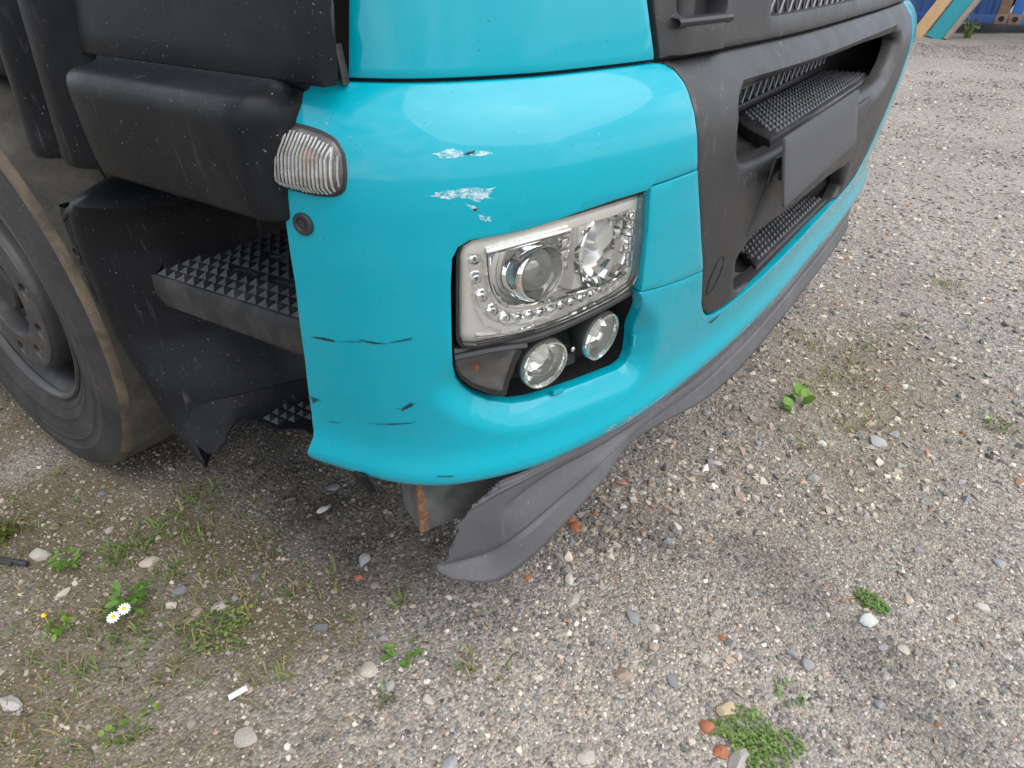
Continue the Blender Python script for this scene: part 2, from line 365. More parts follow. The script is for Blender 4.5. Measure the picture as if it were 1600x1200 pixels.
def inpoly(pts, poly):
    pts = np.asarray(pts); x, y = pts[:, 0], pts[:, 1]; inside = np.zeros(len(pts), bool); n = len(poly)
    for i in range(n):
        x1, y1 = poly[i]; x2, y2 = poly[(i + 1) % n]
        if y1 == y2: continue
        c = ((y1 > y) != (y2 > y)) & (x < (x2 - x1) * (y - y1) / (y2 - y1) + x1); inside ^= c
    return inside
def pdist(pts, poly):
    pts = np.asarray(pts); d = np.full(len(pts), 1e9); n = len(poly)
    for i in range(n):
        a = np.asarray(poly[i]); b = np.asarray(poly[(i + 1) % n]); ab = b - a; l = ab @ ab
        if l == 0: continue
        t = np.clip(((pts - a) @ ab) / l, 0, 1); d = np.minimum(d, np.linalg.norm(pts - (a + t[:, None] * ab), axis=1))
    return d
def inset(poly, k):      # poly CCW, move inwards by k
    p = np.asarray(poly); t = np.roll(p, -1, 0) - np.roll(p, 1, 0); t /= (np.linalg.norm(t, axis=1)[:, None] + 1e-12)
    return p + np.stack([-t[:, 1], t[:, 0]], -1) * k
def panel(name, outer, mapfn, m, parent=None, holes=(), off=0.0, r=.003, depth=.012, offfn=None, step=.014, bstep=.007, angle=38, stepv=None, hdepth=None):
    """a sheet with rounded rims: polygon (with holes) in the (u, v) of mapfn(u, v, off), edges turned in by radius r and a return flange of depth"""
    loops = [densify(outer, bstep)] + [densify(h, bstep) for h in holes]
    if area(loops[0]) < 0: loops[0] = loops[0][::-1]
    for i in range(1, len(loops)):
        if area(loops[i]) > 0: loops[i] = loops[i][::-1]
    pts = []; edges = []
    for l in loops:
        n0 = len(pts); pts += [tuple(p) for p in l]; edges += [(n0 + i, n0 + (i + 1) % len(l)) for i in range(len(l))]
    nb = len(pts)
    def inside(q, tol=0):
        k = inpoly(q, loops[0])
        for l in loops[1:]: k &= ~inpoly(q, l)
        return k
    def bd(q):
        d = pdist(q, loops[0])
        for l in loops[1:]: d = np.minimum(d, pdist(q, l))
        return d
    extra = []
    if r > 0:
        for fr in (.3, 1.0):
            for l in loops:
                q = inset(l, r * fr)[::1 if fr > .5 else 1]
                k = inside(q) & (np.abs(bd(q) - r * fr) < r * .12); extra += [tuple(p) for p in q[k]]
    lo = loops[0].min(0); hi = loops[0].max(0); sv = stepv or step
    gu, gv = np.meshgrid(np.arange(lo[0] + step * .5, hi[0], step), np.arange(lo[1] + sv * .5, hi[1], sv)); gu = gu.copy(); gu[::2] += step * .5
    q = np.stack([gu.ravel(), gv.ravel()], -1); k = inside(q); q = q[k]; q = q[bd(q) > max(r * 1.35, min(step, sv) * .35)]
    extra += [tuple(p) for p in q]
    allp = [Vector(p) for p in pts + extra]
    res = delaunay_2d_cdt(allp, edges, [], 0, 1e-6)
    P = np.array([tuple(v) for v in res[0]]); F = np.array([tuple(f) for f in res[2]])
    cen = P[F].mean(1); F = F[inside(cen)]
    d = bd(P); dd = np.clip(1 - d / r, 0, 1) if r > 0 else 0 * d
    o = off - r * (1 - np.sqrt(np.clip(1 - dd ** 2, 0, 1))) if r > 0 else np.full(len(P), off)
    if offfn is not None: o = o + offfn(P[:, 0], P[:, 1], P)
    V = list(mapfn(P[:, 0], P[:, 1], o)); faces = [tuple(f) for f in F]
    if depth > 0:
        cnt = {}
        for f in faces:
            for a, b in ((f[0], f[1]), (f[1], f[2]), (f[2], f[0])): cnt[(a, b)] = 1
        be = [(a, b) for (a, b) in cnt if (b, a) not in cnt]
        ids = sorted({i for e in be for i in e}); new = {}
        Pi = P[ids]; low = mapfn(Pi[:, 0], Pi[:, 1], o[ids] - depth)
        for i, v in zip(ids, low): new[i] = len(V); V.append(v)
        faces += [(b, a, new[a], new[b]) for a, b in be]
    return finish(name, V, faces, m, parent, angle)
def planemap(O, U, Vv):
    O, U, Vv = (np.array(a, float) for a in (O, U, Vv)); U = U / np.linalg.norm(U); Vv = Vv / np.linalg.norm(Vv); Nn = np.cross(U, Vv)
    def f(u, v, off):
        u = np.asarray(u)[:, None]; v = np.asarray(v)[:, None]; off = np.broadcast_to(np.asarray(off, float), u.shape[:1])[:, None]
        return O + U * u + Vv * v + Nn * off
    return f
def sstep(a, b, x): t = np.clip((x - a) / (b - a), 0, 1); return t * t * (3 - 2 * t)

# ------------------------------------------------------------------ ground
def hgt(x, y):
    x = np.asarray(x, float); y = np.asarray(y, float)
    h = .006 * np.sin(1.7 * x + .6 * y + 1) + .005 * np.sin(2.9 * y - 1.1 * x) + .003 * np.sin(5.3 * x + 2.1) * np.sin(4.7 * y) + .0022 * np.sin(11 * x - 3 * y) * np.sin(9 * y + 4 * x)
    far = sstep(3, 9, np.hypot(x - 1, y)); h = h * (1 + 1.5 * far)
    return h - .006 + .10 * np.exp(-(((x - 13.4) / 1.3) ** 2 + ((y + 1.5) / 1.9) ** 2))
def noise2(x, y, f, seed):
    r = np.random.default_rng(seed); v = 0
    for k in range(5):
        a = r.uniform(0, 2 * np.pi); p = r.uniform(0, 6.28, 2); fk = f * 1.55 ** k
        v = v + np.sin(fk * (x * np.cos(a) + y * np.sin(a)) + p[0]) * np.sin(fk * (-x * np.sin(a) + y * np.cos(a)) * .9 + p[1]) / 1.35 ** k
    return v / 2.6
def darkening(x, y):        # darker ground under the cab, moist stain running out of it, far heap
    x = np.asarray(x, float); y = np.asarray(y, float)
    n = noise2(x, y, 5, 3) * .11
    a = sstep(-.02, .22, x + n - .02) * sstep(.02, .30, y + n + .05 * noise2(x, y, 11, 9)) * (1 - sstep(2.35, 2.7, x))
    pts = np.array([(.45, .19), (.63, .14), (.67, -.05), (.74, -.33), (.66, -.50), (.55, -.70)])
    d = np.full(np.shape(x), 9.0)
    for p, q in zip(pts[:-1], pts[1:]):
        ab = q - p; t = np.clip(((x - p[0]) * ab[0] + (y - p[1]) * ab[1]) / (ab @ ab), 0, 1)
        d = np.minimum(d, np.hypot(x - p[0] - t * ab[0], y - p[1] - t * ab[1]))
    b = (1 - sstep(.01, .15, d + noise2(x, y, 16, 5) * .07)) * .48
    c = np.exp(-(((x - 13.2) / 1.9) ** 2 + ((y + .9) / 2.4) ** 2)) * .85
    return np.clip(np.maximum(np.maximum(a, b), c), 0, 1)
def soil(x, y):
    x = np.asarray(x, float); y = np.asarray(y, float)
    a = sstep(.32, -.05, x + .25 * noise2(x, y, 4, 21)) * sstep(.0, .45, y + .3 * noise2(x, y, 4, 22))
    b = np.exp(-(((x - 1.6) / .6) ** 2 + ((y + .35) / .28) ** 2)) * .7
    return np.clip(a + b + .12, 0, 1)
def axis(lo, hi, fine, far_lo, far_hi, g=1.28):
    a = list(np.arange(lo, hi + 1e-6, fine)); st = fine; x = a[-1]
    while x < far_hi: st *= g; x += st; a.append(x)
    st = fine; x = a[0]
    while x > far_lo: st *= g; x -= st; a.insert(0, x)
    return np.array(a)
gx = axis(-1.6, 4.2, .035, -260, 320); gy = axis(-2.0, 2.6, .035, -260, 260)
GX, GY = np.meshgrid(gx, gy, indexing='ij')
gm = MB().grid(np.stack([GX, GY, hgt(GX, GY)], -1))
ground = finish('ground', gm.V, [f[::1] for f in gm.F], M['ground'], None, 60, {'darkening': ('FLOAT', darkening(GX, GY).ravel()), 'soil': ('FLOAT', soil(GX, GY).ravel())})
tag(ground, 'sheet of compacted grey and beige gravel with darker patches and a moist stain', kind='structure')

# ---- loose gravel: real stones, too many to count
ICO_V = []; _bm = bmesh.new(); bmesh.ops.create_icosphere(_bm, subdivisions=1, radius=1); _bm.verts.index_update()
ICO_V = np.array([tuple(v.co) for v in _bm.verts]); ICO_F = np.array([[v.index for v in f.verts] for f in _bm.faces]); _bm.free()
OCT_V = np.array([(1, 0, 0), (-1, 0, 0), (0, 1, 0), (0, -1, 0), (0, 0, 1), (0, 0, -1)], float); OCT_F = np.array([(0, 2, 4), (2, 1, 4), (1, 3, 4), (3, 0, 4), (2, 0, 5), (1, 2, 5), (3, 1, 5), (0, 3, 5)])
def randrot(n):
    q = rng.normal(size=(n, 4)); q /= np.linalg.norm(q, axis=1)[:, None]; w, x, y, z = q.T
    return np.stack([np.stack([1 - 2 * (y * y + z * z), 2 * (x * y - z * w), 2 * (x * z + y * w)], -1), np.stack([2 * (x * y + z * w), 1 - 2 * (x * x + z * z), 2 * (y * z - x * w)], -1), np.stack([2 * (x * z - y * w), 2 * (y * z + x * w), 1 - 2 * (x * x + y * y)], -1)], 1)
PAL = np.array([(.30, .29, .275), (.40, .365, .32), (.48, .43, .365), (.20, .20, .20), (.34, .33, .325), (.55, .50, .43), (.12, .12, .122), (.44, .36, .295), (.62, .575, .51), (.72, .70, .66), (.42, .23, .13), (.38, .31, .26), (.26, .27, .29)])
PW = np.array([.16, .16, .13, .09, .12, .09, .05, .07, .045, .022, .012, .06, .06]); PW /= PW.sum()
def stones_mesh(X, Y, size, TV, TF, sink=.43, flat=.65):
    n = len(X); nv = len(TV)
    tmpl = TV[None] * (1 + rng.uniform(-.26, .26, (40, nv, 1))) + rng.normal(0, .09, (40, nv, 3))
    k = rng.integers(0, 40, n)
    sc = np.stack([rng.uniform(.8, 1.35, n), rng.uniform(.7, 1.1, n), rng.uniform(flat * .75, flat * 1.3, n)], -1) * size[:, None]
    P = tmpl[k]
    P = np.einsum('nij,nvj->nvi', randrot(n), P) * sc[:, None]
    th = rng.uniform(0, 6.283, n); c, s = np.cos(th), np.sin(th)
    x = P[..., 0] * c[:, None] - P[..., 1] * s[:, None]; y = P[..., 0] * s[:, None] + P[..., 1] * c[:, None]
    tx = rng.normal(0, .22, n); ty = rng.normal(0, .22, n)
    z = P[..., 2] + x * tx[:, None] + y * ty[:, None]
    z0 = hgt(X, Y) + sc[:, 2] * (1 - 2 * sink)
    V = np.stack([x + X[:, None], y + Y[:, None], z + z0[:, None]], -1).reshape(-1, 3)
    F = (TF[None] + (np.arange(n) * nv)[:, None, None]).reshape(-1, 3)
    ci = rng.choice(len(PAL), n, p=PW); C = PAL[ci] * rng.uniform(.55, 1.2, (n, 1))
    d = darkening(X, Y); so = soil(X, Y) * rng.uniform(.2, .9, n)
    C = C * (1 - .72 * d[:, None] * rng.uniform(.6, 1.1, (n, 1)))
    C = C * (1 - .40 * so[:, None]) + np.array([.24, .19, .125]) * .40 * so[:, None]
    C = C * np.array([1.02, .985, .935]) * .86
    C = np.concatenate([np.clip(C, .01, 1), np.ones((n, 1))], 1)
    return V, F, np.repeat(C, nv, 0)
def big_mesh(name, V, F, C, m):
    me = bpy.data.meshes.new(name); me.vertices.add(len(V)); me.vertices.foreach_set('co', V.astype(np.float32).ravel())
    me.loops.add(F.size); me.loops.foreach_set('vertex_index', F.astype(np.int32).ravel())
    me.polygons.add(len(F)); me.polygons.foreach_set('loop_start', np.arange(0, F.size, 3, dtype=np.int32))
    me.update(calc_edges=True)
    a = me.attributes.new('col', 'FLOAT_COLOR', 'POINT'); a.data.foreach_set('color', C.astype(np.float32).ravel())
    me.polygons.foreach_set('use_smooth', [False] * len(F))
    me.materials.append(m); o = bpy.data.objects.new(name, me); col.objects.link(o); return o
def scatter(n, rmax, p):        # positions round the corner of the truck, thinning outwards
    d = abs(rmax) * rng.uniform(0, 1, n) ** p; a = rng.uniform(0, 2 * np.pi, n) if rmax > 0 else rng.uniform(-.75, .35, n)
    return .45 + d * np.cos(a), .05 + d * np.sin(a)
def keep(x, y, *arr):           # no stones inside the tyre's footprint
    k = ~((x > .04) & (x < .36) & (np.abs(y - 1.3976) < .13)); k &= rng.uniform(0, 1, len(x)) > .5 * soil(x, y) * (noise2(x, y, 9, 33) > .02)
    return [a[k] for a in (x, y) + arr]
Vs, Fs, Cs = [], [], []; nv0 = 0
for (n, rmax, p, lo, hi, TV, TF) in ((170000, 2.6, .60, .0018, .0040, OCT_V, OCT_F), (40000, 3.2, .66, .0032, .0068, ICO_V, ICO_F), (1500, 3.6, .6, .006, .0100, ICO_V, ICO_F), (48000, -12, .60, .006, .016, OCT_V, OCT_F)):
    x, y = scatter(n, rmax, p); sz = lo + (hi - lo) * rng.uniform(0, 1, n) ** 1.7
    x, y, sz = keep(x, y, sz)
    V, F, C = stones_mesh(x, y, sz, TV, TF); Vs.append(V); Fs.append(F + nv0); Cs.append(C); nv0 += len(V)
gravel = big_mesh('gravel', np.concatenate(Vs), np.concatenate(Fs), np.concatenate(Cs), M['stone'])
tag(gravel, 'small loose crushed stones covering the yard', 'gravel', kind='stuff')

# ------------------------------------------------------------------ the truck: front skin as a surface S(s, z)
# s runs along the bumper in plan (metres, from the side round the corner to the other side), z is height
XC = 1.30
_pts = [(.05, .40), (.05, .282), (.057, .239), (.066, .192), (.080, .139), (.101, .094), (.129, .056), (.168, .022), (.21, -.007), (.259, -.034), (.386, -.079), (.504, -.106), (.692, -.131), (.839, -.145), (.99, -.153), (1.15, -.1565), (1.30, -.1575)]
_pl = crspline(_pts + [(1.5, -.160), (1.7, -.1595), (1.9, -.156), (2.05, -.148), (2.2, -.134), (2.3, -.115), (2.38, -.085), (2.43, -.04), (2.47, .03), (2.50, .12), (2.515, .20), (2.53, .282), (2.53, .40)], 12)
for _ in range(14): _pl[1:-1] = .25 * _pl[:-2] + .5 * _pl[1:-1] + .25 * _pl[2:]
_s = np.r_[0, np.cumsum(np.linalg.norm(np.diff(_pl, axis=0), axis=1))]
SS = np.arange(0, _s[-1], .004); PQ = np.stack([np.interp(SS, _s, _pl[:, 0]), np.interp(SS, _s, _pl[:, 1])], -1)
_t = np.gradient(PQ, axis=0); _t /= np.linalg.norm(_t, axis=1)[:, None]; PN = np.stack([_t[:, 1], -_t[:, 0]], -1)
for _ in range(10): PN[1:-1] = .25 * PN[:-2] + .5 * PN[1:-1] + .25 * PN[2:]
LS = SS[-1]
_oz = [.30, .48, .486, .492, .5, .512, .525, .545, .58, .65, .75, .85, .92, .955, .985, 1.008, 1.024, 1.035, 1.042, 1.2, 1.6]
_oo = [-.02, -.02, -.006, .002, .006, .0045, .0, -.005, -.0035, .006, .018, .026, .028, .0255, .018, .007, -.005, -.016, -.024, -.034, -.10]
_zz = np.arange(.3, 1.6, .002); _of = np.interp(_zz, _oz, _oo)
for _ in range(3): _of[1:-1] = .25 * _of[:-2] + .5 * _of[1:-1] + .25 * _of[2:]
def S(s, z, off=0.0):
    s = np.asarray(s, float); z = np.asarray(z, float)
    k = np.interp(z, _zz, _of) + off
    return np.stack([np.interp(s, SS, PQ[:, 0]) + np.interp(s, SS, PN[:, 0]) * k, np.interp(s, SS, PQ[:, 1]) + np.interp(s, SS, PN[:, 1]) * k, z], -1)
def Spt(s, z, off=0.0): return Vector(S([s], [z], off)[0])
def Snrm(s): return Vector((np.interp(s, SS, PN[:, 0]), np.interp(s, SS, PN[:, 1]), 0)).normalized()

truck = empty('truck', (XC, 1.3976, 0))
tag(truck, 'turquoise lorry with torn black front spoiler and scuffed corner bumper', 'truck')

HL = [(.641, .902), (.582, .9), (.522, .895), (.457, .885), (.415, .882), (.393, .881), (.38, .874), (.373, .86), (.37, .823), (.369, .778), (.368, .729), (.369, .70), (.374, .672), (.383, .654), (.40, .635), (.425, .618), (.461, .603), (.495, .599), (.558, .595), (.625, .591), (.685, .587), (.702, .592), (.708, .607), (.702, .645), (.687, .69), (.668, .735), (.66, .747)]
PANEL_EDGE = [(.694, 1.042), (.709, 1.0395), (.720, 1.033), (.727, 1.018), (.729, .996), (.735, .955), (.743, .91), (.766, .855), (.795, .797), (.837, .723), (.855, .684), (.870, .652), (.890, .628), (.912, .611), (.945, .600), (1.0, .594), (1.1, .594), (1.25, .596), (1.55, .597)]
REAR = [(.118, .486), (.117, .505), (.128, .534), (.131, .563), (.156, .690), (.177, .814), (.186, .907), (.193, 1.003), (.202, 1.030), (.212, 1.042)]
mir = lambda P: [(LS - a, b) for a, b in P][::-1]
# ---- one-piece painted bumper, wrapped round both corners under the grille panel
near = REAR + PANEL_EDGE[:6] + [(.743, .9105)] + [(.65, .907)] + HL + [(.70, .7415), (.77, .733), (.8345, .7265)] + PANEL_EDGE[10:]
FARX = .20                      # the far corner piece reaches further in along the front
shift = lambda P: [(a - FARX, b) for a, b in mir(P)]
far = shift(PANEL_EDGE) + mir(REAR)
bumper_outline = near + far
hl_arr = np.array(HL)
def ledge(s, z, P):
    d = pdist(P, HL); w = .036 * sstep(.735, .655, z) + .0005
    k = np.clip(1 - d / w, 0, 1); ok = (s < .75) & (s > .3)
    return np.where(ok, -.024 * np.where(k < .12, k * k / .24, (k - .06) / .94) * sstep(.735, .655, z), 0)
bumper = panel('bumper', bumper_outline, S, M['paint'], truck, r=.0020, depth=.016, offfn=ledge, step=.012, bstep=.006)
bumper['label'] = 'turquoise corner bumper with scuffs and scratches'
strip = [(.7442, .9088), (.7663, .855), (.7955, .797), (.8342, .7282), (.77, .7346), (.70, .7431), (.6632, .7485), (.6455, .9048)]
panel('headlight_side_strip', strip, S, M['paint'], truck, r=.0014, depth=.03, step=.012)
# ---- upper cab corner panels, above the shoulder seam
for P in ([(.262, 1.046), (.692, 1.046), (.664, 1.13), (.60, 1.30), (.56, 1.5), (.27, 1.5), (.272, 1.119)], None):
    if P is None: P = mir([(.262, 1.046), (.692 + FARX, 1.046), (.664 + FARX, 1.13), (.60 + FARX, 1.30), (.56 + FARX, 1.5), (.27, 1.5), (.272, 1.119)])
    panel('cab_corner_panel', P, S, M['paint'], truck, r=.003, depth=.02, step=.02, off=-.001)
# dark seam behind the joints
sm = MB(); sa = np.linspace(.20, LS - .20, 120)
sm.grid(np.stack([S(sa, np.full(120, z), o) for z, o in ((1.03, -.022), (1.044, -.014), (1.06, -.018), (1.5, -.03))], 1)); sm.build('body_frame', M['hole'], truck)
# ---- scuffs and scratches on the paint, thin patches of bare primer or rubbed-off black
def ragged(poly, amp, step=.0022, seed=1):
    r = np.random.default_rng(seed); d = densify(poly, step); c = d.mean(0); n = len(d)
    k = 1 + amp * r.normal(0, 1, n); k = np.where(r.uniform(0, 1, n) < .25, k * r.uniform(.55, 1.25, n), k)
    return [tuple(c + (p - c) * q) for p, q in zip(d, np.clip(k, .4, 1.5))]
def decal(name, poly, m, parent, amp=.12, seed=1, off=.0006): return panel(name, ragged(poly, amp, seed=seed), S, m, parent, r=0, depth=0, off=off, step=.006, bstep=.004)
for i, (nm, P, m, a) in enumerate([
    ('paint_scuff', [(.361, .979), (.375, .983), (.388, .981), (.392, .976), (.380, .974), (.368, .974)], 'scuffw', .18),
    ('paint_scuff', [(.398, .981), (.412, .979), (.424, .975), (.408, .974), (.397, .975)], 'scuffw', .2),
    ('paint_scratch', [(.389, .9765), (.396, .979), (.404, .980), (.402, .9772), (.394, .9758)], 'scuffk', .12),
    ('paint_scuff', [(.353, .936), (.372, .941), (.399, .942), (.419, .939), (.414, .929), (.402, .925), (.392, .931), (.372, .932)], 'scuffw', .16),
    ('paint_scuff', [(.388, .926), (.398, .922), (.404, .916), (.398, .915)], 'scuffw', .2),
    ('paint_scuff', [(.401, .912), (.415, .908), (.416, .902), (.406, .904)], 'scuffw', .22),
    ('paint_scratch', [(.396, .9185), (.401, .9190), (.402, .9165), (.398, .9160)], 'scuffk', .2),
    ('paint_scratch', [(.179, .7315), (.199, .7358), (.216, .7352), (.219, .7322), (.203, .7318)], 'scuffk', .1),
    ('paint_scratch', [(.219, .7335), (.254, .7415), (.262, .7405), (.238, .7365)], 'scufft', .1),
    ('paint_scratch', [(.254, .7445), (.268, .7440), (.291, .7425), (.279, .7405), (.262, .7415)], 'scuffk', .1),
    ('paint_scratch', [(.290, .7435), (.306, .7490), (.323, .7545), (.320, .7505), (.306, .7468)], 'scufft', .1),
    ('paint_scuff', [(.287, .631), (.296, .6285), (.309, .6375), (.317, .6415), (.309, .6445), (.300, .6365)], 'scufft', .3),
    ('paint_scratch', [(.298, .632), (.305, .6355), (.312, .6405), (.306, .6405)], 'scuffk', .35),
    ('paint_scratch', [(.233, .5925), (.275, .6013), (.312, .6085), (.309, .6068), (.276, .5992)], 'scufft', .08),
    ('paint_scratch', [(.275, .6008), (.311, .6082), (.305, .6062), (.283, .6008)], 'scuffk', .08),
    ('paint_scuff', [(.140, .6205), (.150, .6175), (.166, .6150), (.154, .6105), (.146, .604), (.147, .612)], 'scufft', .22),
    ('paint_scratch', [(.334, .5135), (.362, .5125), (.36, .511), (.337, .5118)], 'scuffk', .1),
    ('paint_scratch', [(.165, .575), (.19, .580), (.189, .5788), (.167, .5738)], 'scufft', .1)]):
    decal(nm, P, M[m], bumper, a * .45, i + 3, .0006 + .00003 * i)
# scraped lower edge under the grille
r_ = np.random.default_rng(5)
for i in range(34):
    s0 = .62 + 1.35 * r_.uniform() ** 1.1; l = r_.uniform(.015, .07); z0 = .497 + r_.uniform(0, .012)
    decal('edge_scrape', [(s0, z0), (s0 + l, z0 + .001), (s0 + l * .8, z0 + r_.uniform(.002, .006)), (s0 + l * .2, z0 + .003)], M['edge'], bumper, .15, 100 + i, .0007 + i * .00001)
# ---- round rubber plug under the turn signal
n_ = Snrm(.211); c_ = Spt(.211, .895)
pg = MB().lathe(c_, n_, [(-.004, .0135), (.003, .0135), (.0045, .012), (.0045, .0088), (.0018, .0072), (.0018, .0045), (.0032, .004), (.0032, 0.0005)], 28).build('bumper_plug', M['seal'], truck)

# ---- turn signal wrapped on the corner
TS = roundpoly([(.192, 1.004), (.186, .988), (.180, .938), (.197, .933), (.234, .9295), (.258, .931), (.270, .938), (.2735, .957), (.272, .978), (.262, .992), (.243, .999), (.217, 1.003)], .006, 3)
ts = panel('turn_signal', [tuple(np.array(p) * 1.0 + (0, 0)) for p in TS], S, M['seal'], truck, off=.0015, r=.002, depth=.02, step=.012)
TSi = inset(densify(TS, .004) if area(TS) > 0 else densify(TS[::-1], .004), .003); TSi = [tuple(p) for p in TSi]
refl = panel('reflector', TSi, S, M['tsrefl'], ts, off=.003, r=.002, depth=.002, step=.012)
MB().lathe(Spt(.228, .970, .005), Snrm(.224), [(-.003, .010), (.000, .0095), (.002, .007), (.003, .004), (.0032, .0005)], 20).build('bulb', M['amberdull'], ts)
def tsdome(s, z, P): return .009 * sstep(0, .012, pdist(P, TSi)) * (1 - .35 * sstep(.974, .990, z))
tl = panel('lens', TSi, S, M['tslens'], ts, off=.006, r=.0015, depth=.004, offfn=tsdome, step=.006, bstep=.003, angle=60)
TSn = np.array(TSi)
for k, s0 in enumerate(np.arange(.186, .272, .0047)):
    zz = np.linspace(.925, 1.006, 60); Pk = np.stack([np.full(60, s0) + .004 * sstep(.972, .992, zz) * (1 if s0 < .26 else -.5), zz], -1); ok = inpoly(Pk, TSn) & (pdist(Pk, TSn) > .0022); Pk = Pk[ok]
    if len(Pk) < 6: continue
    dm = .0064 + tsdome(Pk[:, 0], Pk[:, 1], Pk); rows_ = []
    for a, o in ((-.0013, -.0003), (-.0008, .0009), (0, .0013), (.0008, .0009), (.0013, -.0003)): rows_.append(S(Pk[:, 0] + a, Pk[:, 1], dm + o))
    MB().grid(np.stack(rows_, 1)).build('lens_rib', M['tsrib'], ts)

# ---- headlight
LENS = [(.649, .8935), (.573, .8905), (.495, .886), (.43, .879), (.398, .876), (.387, .870), (.383, .858), (.381, .807), (.379, .741), (.384, .730), (.402, .726), (.478, .731), (.55, .737), (.62, .747), (.656, .757), (.6615, .770), (.6595, .83)]
CHAMBER = [(.418, .853), (.451, .858), (.529, .865), (.61, .868), (.640, .872), (.6475, .845), (.650, .80), (.645, .779), (.615, .774), (.556, .773), (.502, .772), (.454, .77), (.436, .781), (.425, .798), (.42, .823)]
CHANNEL = [(.395, .854), (.397, .826), (.404, .788), (.42, .761), (.444, .744), (.484, .737), (.561, .739), (.62, .7505), (.650, .7625), (.645, .772), (.604, .766), (.534, .765), (.482, .762), (.456, .76), (.438, .77), (.424, .789), (.416, .823), (.412, .852)]
head = panel('headlight', [tuple(p) for p in inset(densify(LENS if area(LENS) > 0 else LENS[::-1], .006), -.0055)], S, M['lamphouse'], truck, off=-.060, r=.003, depth=.03, step=.02)
head['label'] = 'clear headlight with projector and a row of small lamps'
# ribbed side wall of the housing
lw = densify(LENS if area(LENS) > 0 else LENS[::-1], .003); lw2 = inset(lw, -.004); wl = []
for k, o in enumerate((-.062, -.05, -.038, -.026, -.016, -.0125)):
    bul = -.0008 * (k % 2)
    q = inset(lw, -.004 + (.0 if k < 5 else .002)) ; q = np.vstack([q, q[:1]]); wl.append(S(q[:, 0], q[:, 1], o + bul))
MB().grid(np.stack(wl, 1)).build('housing', M['lamphouse'], head)
panel('bezel', LENS, S, M['bezel'], head, holes=[CHAMBER, CHANNEL], off=-.022, r=.004, depth=.03, step=.014, bstep=.005)
panel('lamp_channel', [tuple(p) for p in CHANNEL], S, M['chromeb'], head, off=-.034, r=0, depth=0, step=.012)
panel('chamber', CHAMBER, S, M['chromeb'], head, off=-.052, r=0, depth=0, step=.014, offfn=lambda s, z, P: .012 * sstep(.025, .0, pdist(P, CHAMBER)))
# raised chrome rails
def rail(pts, w, off, name='rail', m='chrome'):
    q = crspline(pts, 8); mb = MB(); rows = []
    t = np.gradient(q, axis=0); t /= np.linalg.norm(t, axis=1)[:, None]; nn = np.stack([-t[:, 1], t[:, 0]], -1)
    for a, o in ((-1, -.006), (-.8, 0), (-.3, .0015), (.3, .0015), (.8, 0), (1, -.006)):
        p = q + nn * w * .5 * a; rows.append(S(p[:, 0], p[:, 1], off + o))
    return mb.grid(np.stack(rows, 1)).build(name, M[m], head)
rail([(.416, .857), (.45, .861), (.49, .8655), (.528, .868)], .009, -.016)
rail([(.403, .737), (.430, .7345), (.46, .734), (.486, .7345)], .006, -.018)
rail([(.398, .80), (.404, .773), (.417, .752), (.437, .739)], .003, -.019)
rail([(.419, .850), (.421, .823), (.427, .800), (.439, .783), (.456, .773), (.50, .771), (.556, .770), (.61, .771), (.645, .776)], .007, -.019)
LEDS = [(.404, .845), (.406, .818), (.414, .791), (.429, .767), (.447, .753), (.465, .7495), (.483, .7495), (.501, .750), (.519, .7505), (.537, .7515), (.555, .7525), (.573, .7535), (.591, .755), (.609, .7575), (.625, .7605), (.639, .764)]
for i, (a, b) in enumerate(LEDS):
    rr = .0088 if i < 5 else .0074; c_ = Spt(a, b, -.032); n_ = (Snrm(a) + Vector((0, 0, .15))).normalized()
    MB().lathe(c_, n_, [(-.001, rr), (.002, rr * .92), (.0035, rr * .55), (.0025, rr * .45), (.006, rr * .28), (.0075, rr * .05)], 8, ph=i).build('small_lamp', M['chrome'], head, angle=0)
# projector: chrome shroud round a dark glass lens
ax = Vector((-.26, -.96, -.02)).normalized(); pc = Spt(.487, .8185, -.018)
MB().lathe(pc, ax, [(-.035, .047), (-.022, .046), (-.012, .0435), (-.002, .0405), (.004, .0385), (.0065, .0368), (.006, .0350), (.002, .0335), (-.006, .0325), (-.012, .0300)], 48).build('projector_shroud', M['chrome'], head)
MB().lathe(pc, ax, [(-.008, .0325), (-.009, .0320), (-.0105, .0305), (-.0115, .0290)], 48).build('projector_ring', M['seal'], head)
MB().lathe(pc, ax, [(-.0125, .0292), (-.005, .0275), (.0005, .0225), (.004, .015), (.0055, .0075), (.006, .0004)], 40).build('projector_lens', M['projlens'], head)
MB().lathe(pc + Vector((0, 0, 0)), ax, [(-.036, .060), (-.028, .058), (-.026, .052), (-.030, .047)], 48).build('projector_collar', M['chromeb'], head)
# main beam bowl with a faceted reflector and a bulb
ax2 = Vector((-.20, -.975, .06)).normalized(); hc = Spt(.597, .824, -.020)
prof = [(-.052, .010), (-.050, .016), (-.043, .026), (-.033, .035), (-.018, .0435), (-.002, .0485), (.000, .0505), (-.002, .0525), (-.010, .054)]
MB().lathe(hc, ax2, prof, 18).build('main_beam_reflector', M['chrome'], head, angle=12)
MB().lathe(hc, ax2, [(-.046, .007), (-.024, .007), (-.020, .0062), (-.016, .004), (-.0145, .0004)], 16).build('bulb', M['whitecap'], head)
